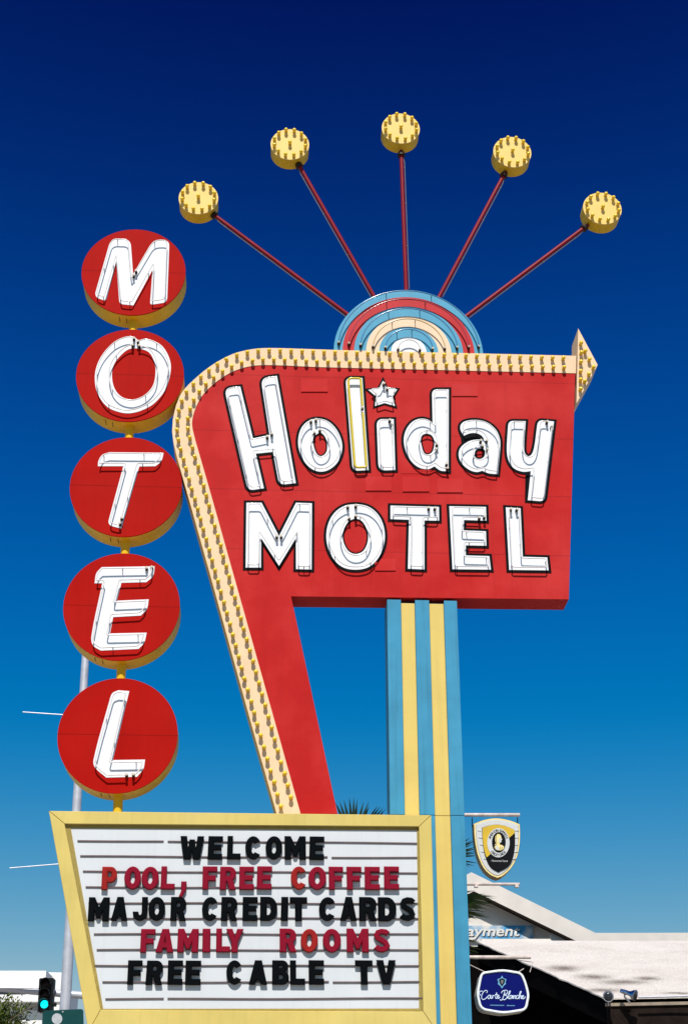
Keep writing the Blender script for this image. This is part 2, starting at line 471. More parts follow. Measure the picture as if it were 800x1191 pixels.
# push the shared line 25 mm under the band
def nearest(p, line): return min(line, key=lambda q: (q - p).length)
red2 = []
for p in red:
    if min((p - q).length for q in innp) < 1e-4:
        q = nearest(p, outp); red2.append(p + (q - p).normalized() * .02)
    else: red2.append(p)
base_z = b0[1]
M['red_sheet'] = mat('cabinet red sheet metal', (.41, .007, .006), .65, .07, 2.2, fade=(.47, .030, .027), fade_amt=.6, streak=.16, bump=.22, dirt=.14,
                     seams=[z - base_z for z in SEAM_Z], seam_w=.0035, seam_k=.5)
M['white_sheet'] = mat('white letter on sheet metal', (.70, .71, .735), .55, .03, 3, streak=.06, seams=[z - base_z for z in SEAM_Z], seam_w=.003, seam_k=.16)
cab = build('cabinet', plate(red2, yf=0, yb=DEP - .01), M['red_sheet'], sign)
band = build('arrow_band', plate(outp + list(reversed(innp)), yf=-.006, yb=DEP), [M['cream']], sign)
# golden sheet round the band's outer edge
bm = bmesh.new()
eo = grow(ccw(outp + list(reversed(innp))), .004)
edge = plate([Vector(p) + Vector((0, 0)) for p in (on_sign(OUT))] + list(reversed([p + (nearest(p, innp) - p).normalized() * .006 for p in on_sign(OUT)])), yf=-.003, yb=DEP + .002)
bm.free()
for v in edge.verts:                                     # 3 mm outside the band, so no faces share a plane
    q = Vector((v.co.x, v.co.z)); d = (q - nearest(q, innp)).normalized() * .003
    v.co.x += d.x; v.co.z += d.y
build('band_return', edge, M['gold'], sign)
# arrow head
ah = [L(671.9,382,.01), L(694.5,424.5,.01), L(670,469.3,.01)]
arrow = build('arrow_head', plate(ah, yf=-.012, yb=DEP + .06), M['cream'], sign)
# riveted patches on the red face
for (x0, y0, x1, y1) in [(350,441,381,456),(425,554.5,455,571),(468,555,499,572),(508,557,538,573),(525.5,447,555,461),(466,534,500,551),(436,650,460,664)]:
    q = [L(x0,y0), L(x1,y0), L(x1,y1), L(x0,y1)]
    bm = plate(q, yf=-.0035, yb=.001)
    for v in bm.verts:                                   # the lower edge has lifted a little
        if v.co.y < -.002 and v.co.z < q[0][1] - .08 and (x0, y0) not in ((466, 534),): v.co.y -= .007
    build('patch_panel', bm, M['red_patch'], sign)
# letters
for ch, ox, oy, s, o_, h_, el, word in LET:
    out = ccw(clean(on_sign(outline(o_, ox, oy, s)))); hol = [ccw(clean(on_sign(outline(h_, ox, oy, s))))] if h_ else []
    mg = .020 if ch == 'star' else .028
    lab = ('white star' if ch == 'star' else 'white letter ' + ch) + ' with black edge in the word ' + word
    let = build('star' if ch == 'star' else 'letter', plate(out, hol, yf=-.0085, yb=-.004), M['white_sheet'], sign, label=lab)
    edge_src = out
    if ch == 'a':                                          # the narrow notch is filled with black
        edge_src = ccw(clean(on_sign(outline([(104,330,0),(86,285),(90,252),(120,230),(190,222),(260,238),(320,285),(347,345),(350,400),(333,582,0),(275,577),(232,560,0),(190,568),(140,550),(95,510),(75,460),(85,410),(112,382,0)], ox, oy, s))))
    build('black_outline', plate(grow(edge_src, mg), [grow(h, -(.024 if ch == 'a' else min(mg, .017))) for h in hol], yf=-.0055, yb=.001), M['black'], let)
    ins = .012 if ch == 'star' else .024
    loops = [(grow(out, -ins), L(*el[0]))] + [(grow(h, ins), L(*el[-1])) for h in hol]
    neon_parts(let, loops, .0085, M['tube_yellow'] if ch == 'l' else M['tube'], rad=.0125 if ch == 'l' else TUBE_R)

# bulbs
def bulb_mesh():
    bm = bmesh.new()
    lathe_y(bm, [(0, .019), (.012, .019), (.016, .015)], 10, mi=0)
    lathe_y(bm, [(.014, .0135), (.024, .017), (.036, .0215), (.048, .0225), (.057, .018), (.062, .010), (.064, 0)], 10, mi=1)
    me = bpy.data.meshes.new('bulb'); bm.to_mesh(me); bm.free()
    me.materials.append(M['socket']); me.materials.append(M['bulb'])
    me.polygons.foreach_set('use_smooth', [True] * len(me.polygons)); me.set_sharp_from_angle(angle=R(50))
    return me
BULB = bulb_mesh()
def along(line, step, start=.0):
    out = []; acc = -start
    for a, b in zip(line, line[1:]):
        d = (b - a).length
        while acc + d >= step or (not out and acc + d >= 0 and acc <= 0):
            need = (0 - acc) if not out else step - acc
            t = need / d
            a = a + (b - a) * t; out.append(a.copy()); d = (b - a).length; acc = 0
            if not out: break
        acc += d
    return out
def row(fr):
    ln = []
    for p in resample_open(outp, .02):
        q = nearest(p, inn_dense); ln.append(p + (q - p) * fr)
    return ln
def resample_open(p, step):
    out = []
    for a, b in zip(p, p[1:]):
        k = max(1, int((b - a).length / step))
        for j in range(k): out.append(a + (b - a) * (j / k))
    out.append(p[-1]); return out
inn_dense = resample_open(innp, .005)
spots = [(p, 'band') for p in along(row(.24), .1205, .05)] + [(p, 'band') for p in along(row(.78), .1185, .11)]
spots = [s for s in spots if s[0][0] < L(663, 425)[0]]
OA = (640, 370, 10.83)
arrow_px = [(375,335),(378,455),(374,570),(372,690),(370,800),(368,915),(428,435),(480,540),(530,640),(478,725),(422,815)]
spots += [(L(OA[0] + x / OA[2], OA[1] + y / OA[2], .012), 'arrow') for x, y in arrow_px]
spots.sort(key=lambda s: s[0][1])
bx = Vector(sign['base'])
rest = []
for i, (p, w) in enumerate(spots):
    y = -.012 if w == 'arrow' else -.006
    if i < 100 - 0:
        o = bpy.data.objects.new('bulb', BULB); link(o, band)
        o.location = Vector((p[0], y, p[1])) - bx; o.rotation_euler = (random.gauss(0, .06), random.uniform(0, 3), random.gauss(0, .06))
    else: rest.append(Vector((p[0], y, p[1])))
bm = bmesh.new()
for p in rest:
    t = bmesh.new(); t.from_mesh(BULB); bmesh.ops.translate(t, verts=t.verts, vec=p)
    tm = bpy.data.meshes.new('tmp'); t.to_mesh(tm); t.free(); bm.from_mesh(tm); bpy.data.meshes.remove(tm)
ob = build('bulb', bm, [M['socket'], M['bulb']], band, smooth=50); ob['kind'] = 'stuff'

# half-round hub with painted rings and tubes
hc = L(475.3, 409.5); hr = (L(475.3 + 86.7, 409.5) - hc).length
radii = [hr, hr * .881, hr * .728, hr * .569, hr * .394, hr * .235]
zb = L(475, 411)[1] - .02
def half(r0, n=40):
    return [Vector((hc[0] + r0 * math.cos(R(180 * k / n)), max(hc[1] + r0 * math.sin(R(180 * k / n)), zb))) for k in range(n + 1)]
hub = build('hub', plate(half(hr) + [Vector((hc[0] - hr, zb - .05)), Vector((hc[0] + hr, zb - .05))], yf=.012, yb=.24, bevel=.008), M['hub_blue'], sign, smooth=30)
cols = ['hub_blue', 'hub_red', 'hub_blue', 'hub_cream', 'hub_blue', 'white']
tubs = ['tube_blue', 'tube_red', 'tube_blue', 'tube_gold', 'tube_blue', 'tube']
for i in range(1, 6):
    build('ring', plate(half(radii[i], 40) + [Vector((hc[0] - radii[i], zb - .04)), Vector((hc[0] + radii[i], zb - .04))], yf=.012 - .003 * i, yb=.013), M[cols[i]], hub, smooth=30)
for i in range(6):
    inner = radii[i + 1] if i < 5 else 0.0
    rr = (radii[i] + inner) / 2 if i < 5 else radii[5] * .62
    fo = -.012 + .003 * i
    bt = bmesh.new()
    pts = [Vector((hc[0] + rr * math.cos(R(a)), -(fo + .06), hc[1] + rr * math.sin(R(a)))) for a in [6 + 168 * k / 40 for k in range(41)]]
    pts = [pts[0] + Vector((0, .05, 0))] + pts + [pts[-1] + Vector((0, .05, 0))]
    tube(bt, pts, .0075, 14)
    build('neon_tube', bt, M[tubs[i]], hub, smooth=60)
    for e in (pts[1], pts[-2]): put(E_ME, hub, (e.x, -fo, e.z))
    for a in (70, 108):
        if i < 5:
            put(S_ME, hub, (hc[0] + rr * math.cos(R(a + 3 * i)), -fo, hc[1] + rr * math.sin(R(a + 3 * i))))

# ------------------------------------------------------------------ five burst lamps
SP = [((402.3,364.5),(249.5,250.5),(231,230.5),'leftmost one, above the M disc'),
      ((433,341.7),(348,193),(337.2,168),'second from left'),
      ((472,333.5),(466.5,180),(465.9,149.5),'upright one, highest'),
      ((512.5,341.7),(585.5,204),(595.4,177),'second from right'),
      ((545,365.7),(679,265),(700,242.5),'rightmost one, above the arrow')]
DR = .226
for a, b, c, txt in SP:
    A = L(*a, -.12); B = L(*b, -.10); Cc = L(*c, 0)
    rt = sroot('burst_lamp', 'yellow bulb drum on dark red rod, ' + txt, 'burst lamp', A[0], -.12, A[1], 'bulb drums on rods fanning out of the half-round hub')
    A3 = Vector((A[0], .12, A[1])); B3 = Vector((B[0], .10, B[1])); dirv = (B3 - A3).normalized()
    bm = bmesh.new(); tube(bm, [A3 - dirv * .08, A3 + (B3 - A3) * .5, B3 + dirv * .06], .024, 12)
    build('rod', bm, M['rod'], rt, smooth=50)
    bm = bmesh.new(); s = Vector((-dirv.z, 0, dirv.x)) * (.036 if dirv.x <= .02 else -.036)
    if abs(dirv.x) < .1: s = Vector((.036, 0, 0))
    tube(bm, [A3 - dirv * .03 + s, B3 - dirv * .12 + s, B3 + s * .4], .006, 6)
    for k in (.3, .62, .9):
        p = A3 + (B3 - A3) * k; tube(bm, [p, p + s * 1.2], .008, 6)
    build('conduit', bm, M['conduit'], rt, smooth=50)
    bm = bmesh.new(); c3 = Vector((Cc[0], 0, Cc[1]))
    lathe_y(bm, [(-.18, DR), (-.004, DR), (-.002, DR - .006)], 40, c3, 0)
    lathe_y(bm, [(-.010, DR + .002), (.003, DR + .002)], 40, c3, 1)
    drum = build('drum', bm, [M['gold'], M['drum_face']], rt, smooth=40)
    bb = Vector(rt['base'])
    bmk = bmesh.new(); lathe_y(bmk, [(0, .05), (.05, .04)], 10, B3 - dirv * .02, 0, dirv); build('clamp', bmk, M['electrode'], rt, smooth=40)
    for k in range(12):
        an = R(30 * k + 15)
        o = bpy.data.objects.new('bulb', BULB); link(o, drum)
        o.location = c3 + Vector((math.cos(an) * DR * .84, -.003, math.sin(an) * DR * .84)) - bb
    o = bpy.data.objects.new('bulb', BULB); link(o, drum); o.location = c3 + Vector((0, -.003, 0)) - bb

# ------------------------------------------------------------------ column of five discs
info = []
for ch, (x0, x1, y0, y1), *rest_ in DISC:
    cz = (L((x0+x1)/2, y0)[1] + L((x0+x1)/2, y1)[1]) / 2
    r = ((L(x1, (y0+y1)/2) - L(x0, (y0+y1)/2)).length + (L(150, y0)[1] - L(150, y1)[1])) / 4
    cu = (L(x0, (y0+y1)/2)[0] + L(x1, (y0+y1)/2)[0]) / 2
    info.append((cu, cz, r))
print('DISCS', [(round(a,3), round(b,3), round(r,3)) for a, b, r in info])
pb = L(136, 945)
col = sroot('disc_column', 'column of five red discs with yellow rims spelling MOTEL downward', 'disc sign', pb[0], -.15, pb[1])
for i, (ch, ext, ox, oy, s, o_, h_, el) in enumerate(DISC):
    cu, cz, r = info[i]
    M['disc_' + ch] = mat('disc red paint ' + ch, (.345, .0035, .0012), .65, .06, 2.0, fade=(.37, .009, .005), fade_amt=.5, bump=.12, spec=.05, streak=.14, dirt=.14,
                          seams=[cz - pb[1]], seam_w=.003, seam_k=.7)
    bm = bmesh.new()
    lathe_y(bm, [(-.27, r), (-.003, r), (-.001, r - .003)], 72, (cu, 0, cz), 0)
    lathe_y(bm, [(-.014, r + .002), (.003, r + .002)], 72, (cu, 0, cz), 1)
    for a in (-62, -118):                                  # service hatches on the rim
        pass
    d = build('disc', bm, [M['gold'], M['disc_' + ch]], col, smooth=35, label='red disc with white letter ' + ch)
    out = ccw(clean(on_sign(outline(o_, ox, oy, s)))); hol = [ccw(clean(on_sign(outline(h_, ox, oy, s))))] if h_ else []
    build('letter', plate(out, hol, yf=-.006, yb=-.002), M['white'], d)
    loops = [(grow(out, -.024), L(*el[0]))] + [(grow(h, .024), L(*el[-1])) for h in hol]
    neon_parts(d, loops, .006, M['tube'])
    bm = bmesh.new(); p0 = Vector((cu, .14, cz)); 
    hx = Vector((math.sin(R(-25)), 0, -math.cos(R(-25)))) * (r + .001)
    for sgn in (-1, 1):
        an = R(-104 + sgn * 4 + (-6 if i % 2 else 5))
        q = Vector((cu + math.cos(an) * (r + .001), .06, cz + math.sin(an) * (r + .001)))
        bm2 = bmesh.new(); tube(bm2, [q, q + Vector((0, .11, 0))], .003, 5); build('hatch_seam', bm2, M['electrode'], d)
    bm.free()
for i in range(5):                                         # yellow posts between the discs
    cu, cz, r = info[i]
    if i < 4: tu, tz = info[i + 1][0], info[i + 1][1] + info[i + 1][2]
    else: tu, tz = pb[0], L(136, 945)[1] - .08
    bz = cz - r
    u1 = cu + (tu - cu) * (r / max(r + (bz - tz) + (info[i + 1][2] if i < 4 else .0), .01))
    bm = bmesh.new(); tube(bm, [(u1 + .004, .13, bz + .03), ((u1 * .7 + tu * .3) if i < 4 else tu, .13, tz - .03)], .046, 20)
    build('post', bm, M['gold'], col, smooth=40)
bm = bmesh.new(); q0 = L(207, 459); q1 = L(222, 456)
box(bm, q0[0], q1[0], .05, .14, q0[1] - .03, q0[1] + .05, .006); build('side_bracket', bm, M['cream'], col)

# ------------------------------------------------------------------ striped pillar
xs = [450, 466.4, 482.4, 499.2, 516, 531.4]
us = [L(x, 698)[0] for x in xs]; ptop = L(490, 697)[1] - .004
pil = sroot('striped_pillar', 'tall square pillar with vertical sky blue and yellow stripes under the red sign', 'pillar', (us[0] + us[-1]) / 2, -.2, 0)
bm = bmesh.new(); box(bm, us[0] + .004, us[-1] - .004, .045, .34, -.05, ptop - .02, .004); build('core', bm, M['pillar_blue'], pil)
for i in range(5):
    y0 = .012 if i % 2 == 0 else .030
    bm = bmesh.new()
    zs = L(520, 948)[1]
    for z0, z1 in ((-.05, zs - .002), (zs + .002, ptop - (0 if i % 2 == 0 else .03))):
        box(bm, us[i] + .001, us[i + 1] - .001, y0, .05 if i % 2 else .342 if i in (0, 4) else .05, z0, z1, .004)
    build('stripe', bm, M['pillar_blue'] if i % 2 == 0 else M['pillar_yellow'], pil)

# ------------------------------------------------------------------ reader board
MF = .32                                                    # its front stands 6 cm in front of the sign's plane
bl = L(300, 1200, MF)
rb = sroot('reader_board', 'yellow framed white reader board with horizontal letter rails below the red sign', 'reader board', bl[0], MF, bl[1])
fo = [L(57,943,MF), L(501.5,948,MF), L(508,1200,MF), L(103,1200,MF)]
fi = [L(75.5,958.3,MF), L(487,961.5,MF), L(492,1176.5,MF), L(117.5,1174.5,MF)]
frm = bmesh.new()
# four mitred bars
for k in range(4):
    a, b, c, d = fo[k], fo[(k + 1) % 4], fi[(k + 1) % 4], fi[k]
    e = grow(ccw([a, b, c, d]), -.0012)
    slab(frm, e, yf=-MF, yb=-.008, bevel=.004)
frame = build('frame', frm, M['frame_yellow'], rb)
PO = .284                                                   # the white panel stands behind the front
pn = [L(82.8,963.5,PO), L(484.5,966,PO), L(487,1173,PO), L(120.5,1173.5,PO)]
pe = [p for p in grow(ccw(pn), .012)]
build('panel', plate(pe, yf=-PO, yb=-PO + .02), M['panel'], rb)
# inner reveal: sloping yellow cheeks from the frame's opening back to the panel
bm = bmesh.new()
f1 = [bm.verts.new((p[0], -PO - .006, p[1])) for p in grow(ccw(fi), .02)]; f2 = [bm.verts.new((p[0], -PO - .006, p[1])) for p in ccw(pn)]
for k in range(4): bm.faces.new((f1[k], f1[(k + 1) % 4], f2[(k + 1) % 4], f2[k]))
bmesh.ops.solidify(bm, geom=bm.faces[:], thickness=.004)
build('reveal', bm, M['frame_yellow'], rb)
build('backing', plate(grow(ccw(fo), -.05), yf=-.135, yb=-.014), M['electrode'], rb)
for uu in (L(150, 1195)[0], L(440, 1195)[0]):
    bm = bmesh.new(); tube(bm, [(uu, -.16, -.05), (uu, -.16, bl[1] + .05)], .07, 16); build('support_post', bm, M['gold'], rb, smooth=40)
yl = [977.5, 995.6, 1013.4, 1031.6, 1050, 1068, 1086, 1104.4, 1123, 1142.3, 1161.6]
yr = [980.5, 997.3, 1015, 1032.6, 1050.8, 1068, 1086.5, 1105, 1123, 1141.8, 1161]
RO = PO + .011
gaps = {0: [.26], 1: [.74], 9: [.72], 10: [.19]}
for k in range(11):
    f = (yl[k] - 964) / 210
    xl = 88 + f * 37; xr = 484.5 + f * 4
    if k == 8: xl -= 6
    if k == 10: xr += 3
    cuts = [0] + gaps.get(k, []) + [1]
    for c0, c1 in zip(cuts, cuts[1:]):
        g0 = c0 + (.006 if c0 else 0); g1 = c1 - (.006 if c1 < 1 else 0)
        pts = []; ph = random.uniform(0, 6)
        for j in range(13):
            t = g0 + (g1 - g0) * j / 12
            p = L(xl + (xr - xl) * t, yl[k] + (yr[k] - yl[k]) * t + .35 * math.sin(t * 9 + ph), RO)
            pts.append(p)
        bm = bmesh.new()
        upper = [p + Vector((0, .0065)) for p in pts]; lower = [p - Vector((0, .0065)) for p in pts]
        slab(bm, upper + list(reversed(lower)), yf=-RO, yb=-PO + .001, bevel=.002)
        build('rail', bm, M['rail'], rb)

# ------------------------------------------------------------------ changeable letters
def arc(cx, cy, rx, ry, a0, a1, n=12): return [(cx + rx * math.cos(R(a0 + (a1 - a0) * k / n)), cy + ry * math.sin(R(a0 + (a1 - a0) * k / n))) for k in range(n + 1)]
def stroke(pts, w, asp=1.0):
    P = [Vector((x, y)) for x, y in pts]; A = []; B = []
    for i in range(len(P)):
        t = (P[min(i + 1, len(P) - 1)] - P[max(i - 1, 0)]); t = Vector((t.x, t.y * asp)).normalized()
        n = Vector((-t.y * w, t.x * w / asp)) / 2
        A.append(P[i] + n); B.append(P[i] - n)
    return A + B[::-1]
G = {
 'W': ([(0,1),(.25,1),(.33,.45),(.40,.85),(.60,.85),(.67,.45),(.75,1),(1,1),(.84,0),(.58,0),(.5,.42),(.42,0),(.16,0)], None),
 'E': ([(0,1),(1,1),(1,.79),(.36,.79),(.36,.61),(.92,.61),(.92,.41),(.36,.41),(.36,.21),(1,.21),(1,0),(0,0)], None),
 'F': ([(0,1),(1,1),(1,.79),(.36,.79),(.36,.59),(.90,.59),(.90,.38),(.36,.38),(.36,0),(0,0)], None),
 'L': ([(0,1),(.36,1),(.36,.22),(1,.22),(1,0),(0,0)], None),
 'C': (arc(.5,.5,.5,.5,38,322,22) + arc(.5,.5,.17,.28,310,50,14), None),
 'O': (arc(.5,.5,.5,.5,0,345,23), arc(.5,.5,.18,.28,0,340,17)),
 'M': ([(0,0),(0,1),(.27,1),(.5,.56),(.73,1),(1,1),(1,0),(.72,0),(.72,.48),(.56,.14),(.44,.14),(.28,.48),(.28,0)], None),
 'P': ([(0,0),(0,1)] + arc(.6,.66,.4,.34,90,-90,12) + [(.36,.32),(.36,0)], [(.36,.80)] + arc(.55,.66,.13,.14,90,-90,8) + [(.36,.52)]),
 'R': ([(0,0),(0,1)] + arc(.6,.69,.4,.31,90,-60,10) + [(1,0),(.64,0),(.47,.36),(.36,.36),(.36,0)], [(.36,.81)] + arc(.55,.69,.12,.12,90,-90,8) + [(.36,.57)]),
 'J': ([(.64,1),(1,1)] + arc(.5,.36,.5,.36,0,-180,16) + [(.34,.36)] + arc(.5,.36,.15,.15,-180,0,8), None),
 'A': ([(0,0),(.32,1),(.68,1),(1,0),(.68,0),(.62,.19),(.38,.19),(.32,0)], [(.5,.72),(.43,.39),(.57,.39)]),
 'D': ([(0,0),(0,1)] + arc(.5,.5,.5,.5,90,-90,16), [(.35,.79)] + arc(.47,.5,.19,.29,90,-90,10) + [(.35,.21)]),
 'I': ([(0,0),(0,1),(1,1),(1,0)], None),
 'T': ([(0,1),(1,1),(1,.78),(.68,.78),(.68,0),(.32,0),(.32,.78),(0,.78)], None),
 'S': (stroke([(.88,.80),(.74,.88),(.5,.90),(.27,.85),(.17,.73),(.26,.60),(.5,.51),(.74,.41),(.83,.27),(.73,.15),(.5,.10),(.26,.13),(.12,.22)], .30, 1.5), None),
 'Y': ([(0,1),(.33,1),(.5,.62),(.67,1),(1,1),(.67,.42),(.67,0),(.33,0),(.33,.42)], None),
 'B': ([(0,0),(0,1)] + arc(.62,.76,.33,.24,90,-60,9) + arc(.64,.28,.36,.28,60,-90,10), None),
 'V': ([(0,1),(.33,1),(.5,.38),(.67,1),(1,1),(.68,0),(.32,0)], None),
 ',': ([(.25,1),(1,1),(1,.5),(.35,0),(.0,.08),(.45,.5),(.25,.55)], None),
}
ROWS = [
 ('top', 'black', 973.8, 999.6, [('WELCOME', [(210,237.5),(242,258.8),(264.5,280),(285.8,304.3),(309,328),(331.5,355.5),(360,376.3)])]),
 ('second', 'red', 1009, 1034.6, [('POOL', [(118.8,137),(145,165),(164.9,185.5),(187.5,204)]), (',', [(208.8,216.5)]),
    ('FREE', [(236,253),(256,274.5),(278.8,295.5),(299,315.8)]), ('COFFEE', [(338.8,357),(358.8,378.8),(383,398.8),(403.8,420),(424.5,440.8),(447,463)])]),
 ('third', 'black', 1044.5, 1071, [('MAJOR', [(103,128),(130,149.5),(155,172.5),(173,193),(198.8,217)]), ('CREDIT', [(235,254),(257.5,276),(282.5,299.5),(303,322.5),(327,334.5),(337.5,357)]),
    ('CARDS', [(371,390),(396,414),(418,437),(440,460),(465,482)])]),
 ('fourth', 'red', 1081.3, 1107.6, [('FAMILY', [(163.8,181),(181.8,202.5),(206.8,231),(236,245),(252,268),(263.5,283)]), ('ROOMS', [(325.8,344.5),(349.7,369),(375.8,396),(403.6,428),(435,453)])]),
 ('bottom', 'black', 1118, 1145, [('FREE', [(148.8,166),(170,189.5),(195.5,213),(216,234)]), ('CABLE', [(263.8,282.5),(290,310.6),(317,336),(338,354.6),(359.6,376.6)]), ('TV', [(413.8,433),(438.5,459.4)])]),
]
ORD = ['first', 'second', 'third']
LO = RO + .004
grp = 'plastic letters slotted into the reader board'
for rname, colr, yt, yb_, words in ROWS:
    for word, xs_ in words:
        seen = {}
        for ci, ((x0, x1), ch) in enumerate(zip(xs_, word)):
            y0, y1 = (yt, yb_) if ch != ',' else (1026, 1044)
            jit = random.uniform(-.3, .3)
            p00 = L(x0, y1 + jit, LO); p11 = L(x1, y0 + jit, LO)
            o_, h_ = G[ch]
            w_, hh = p11[0] - p00[0], p11[1] - p00[1]
            lean = random.uniform(-.025, .025)
            def mp(q): return Vector(((q[0] - .5) * w_ + (q[1]) * hh * lean, q[1] * hh))
            mt = M['plastic_black'] if colr == 'black' else M['plastic_red']
            faded = colr == 'red' and ((word == 'POOL' and ci == 0) or (word == 'ROOMS' and ci == 1) or (word == 'COFFEE' and ci == 0) )
            if faded: mt = M['plastic_faded']
            hl = [] if h_ is None else [[mp(q) for q in h_]]
            if ch == 'B': hl = [[mp(q) for q in ([(.36,.82)] + arc(.56,.745,.1,.075,90,-90,6) + [(.36,.67)])], [mp(q) for q in ([(.36,.42)] + arc(.58,.30,.1,.11,90,-90,6) + [(.36,.19)])]]
            bm = plate(grow(ccw(clean([mp(q) for q in o_], .002)), .0045), [grow(ccw(clean(h, .002)), -.0045) for h in hl], yf=-.026, yb=0, bevel=.008)
            o = build('board_comma' if ch == ',' else 'board_letter', bm, mt)
            o.location = SIGN @ Vector(((p00[0] + p11[0]) / 2, -LO, p00[1])); o.rotation_euler = (0, 0, PSI)
            if ch == ',': lab = 'red plastic comma after the word POOL on the reader board'
            else:
                tot = word.count(ch); seen[ch] = seen.get(ch, 0) + 1
                fd = 'faded orange-red' if faded else colr
                if tot > 1: lab = f'{fd} plastic letter {ch}, {ORD[seen[ch]-1]} {ch} of the word {word} on the {rname} row'
                else: lab = f'{fd} plastic letter {ch} in the word {word} on the {rname} row'
            tag(o, lab, 'letter' if ch != ',' else 'comma', grp)

# ------------------------------------------------------------------ font meshes (built-in font)
def text_mesh(body, size=1.0, shear=0.0, bold=0.0, depth=0.0):
    cu = bpy.data.curves.new('txt', 'FONT'); cu.body = body; cu.size = size; cu.shear = shear; cu.offset = bold
    cu.extrude = depth; cu.align_x = 'LEFT'
    o = bpy.data.objects.new('txt', cu); C.objects.link(o)
    dg = bpy.context.evaluated_depsgraph_get(); dg.update()
    me = bpy.data.meshes.new_from_object(o.evaluated_get(dg))
    bpy.data.objects.remove(o); bpy.data.curves.remove(cu)
    bm = bmesh.new(); bm.from_mesh(me); bpy.data.meshes.remove(me)
    return bm
def bm_join(dst, src, mtx):
    src.transform(mtx)
    tm = bpy.data.meshes.new('tmp'); src.to_mesh(tm); src.free(); dst.from_mesh(tm); bpy.data.meshes.remove(tm)
def bounds(bm):
    xs = [v.co.x for v in bm.verts]; ys = [v.co.y for v in bm.verts]; return min(xs), max(xs), min(ys), max(ys)

# ------------------------------------------------------------------ hanging shield sign
HO = -.14
def hz(sx, sy, s, off): return lambda x, y: L(sx + x / s, sy + y / s, off)
M['sh_gold'] = mat('shield gold paint', (.55, .36, .035), .5, .08, 8)
M['sh_white'] = mat('shield moulded white plastic', (.52, .52, .51), .4, .05, 12)
M['sh_black'] = mat('shield black paint', (.004, .004, .005), .4, .1, 8)
M['bronze'] = mat('bronze edge', (.32, .20, .07), .4, .1, 8)
M['pale_gold'] = mat('pale gold paint', (.75, .60, .25), .4, .1, 20)
S = hz(540, 940, 10, HO)
sb = S(0, 80)
shd = sroot('shield_sign', 'small gold and black shield sign with an oval seal hanging from a rod', 'shield sign', sb[0], HO, sb[1])
bm = bmesh.new(); a, b = S(-8, 78), S(640, 78); tube(bm, [(a[0], -HO, a[1]), (b[0], -HO, b[1])], .0175, 12); build('rod', bm, M['rust'], shd, smooth=40)
for x in (96, 624):
    bm = bmesh.new(); a, b = S(x, 92), S(x, 205); tube(bm, [(a[0], -HO + .05, a[1]), (b[0], -HO + .05, b[1])], .005, 6); build('hanger', bm, M['electrode'], shd)
bm = bmesh.new(); a, b = S(12, 884), S(640, 884); tube(bm, [(a[0], -HO, a[1]), (b[0], -HO, b[1])], .014, 12)
build('lower_rod', bm, M['rust'], shd, smooth=40)
for x in (135, 605):
    bm = bmesh.new(); a = S(x, 900); box(bm, a[0] - .018, a[0] + .018, -HO - .02, -HO + .02, a[1] - .02, a[1] + .02, .004); build('rod_clamp', bm, M['rust'], shd)
sh_out = [(105,182,0),(230,135),(372,116),(520,140),(642,186,0),(646,300),(640,430),(610,570),(540,700),(445,788),(382,815,0),(300,780),(215,695),(150,545),(115,360)]
def sl(sp): return ccw(clean([S(p.x, p.y) for p in outline(sp)], .001))
so = sl(sh_out)
body = build('body', plate(so, yf=-HO, yb=-HO + .12, bevel=.006), M['bronze'], shd, smooth=30)
build('gold_border', plate(grow(so, -.004), [grow(so, -.016)], yf=-HO - .006, yb=-HO + .004), M['pale_gold'], body)
rim = build('white_rim', plate(grow(so, -.017), yf=-HO - .010, yb=-HO + .003, bevel=.006), M['sh_white'], shd)
bm = bmesh.new()                                          # ribs moulded into the white rim
for k in range(7):
    for (xa, xb, dx) in ((148 + k * 14 + max(0, k - 3) * 14, 60, 0), (628 - k * 4 - max(0, k - 3) * 16, -60, 0)):
        yv = 260 + 82 * k
        if yv > 640: continue
        a = S(xa, yv); b = S(xa + xb * .7, yv + 6)
        bm = bmesh.new(); tube(bm, [(a[0], -HO - .010, a[1]), (b[0], -HO - .010, b[1])], .006, 6); build('rim_rib', bm, M['sh_white'], rim, smooth=60)
inner = [(200,232,0),(290,205),(382,196),(480,215),(577,258,0),(583,350),(578,480),(545,620),(495,690),(388,748,0),(300,690),(240,570),(210,420)]
build('face', plate(sl(inner), yf=-HO - .022, yb=-HO, bevel=.004), M['sh_black'], shd)
goldp = [(204,236,0),(290,209),(382,200),(480,219),(574,261,0),(577,296,0),(252,580,0),(236,540),(212,420)]
build('gold_field', plate(sl(goldp), yf=-HO - .026, yb=-HO - .012), M['sh_gold'], shd)
def el(cx, cy, rx, ry): return ccw([S(p.x, p.y) for p in ellipse(cx, cy, rx, ry, 40)])
seal = build('seal', plate(el(388, 410, 130, 170), yf=-HO - .030, yb=-HO - .012), M['sh_white'], shd)
build('seal_field', plate(el(392, 405, 80, 118), yf=-HO - .033, yb=-HO - .012), M['sh_black'], seal)
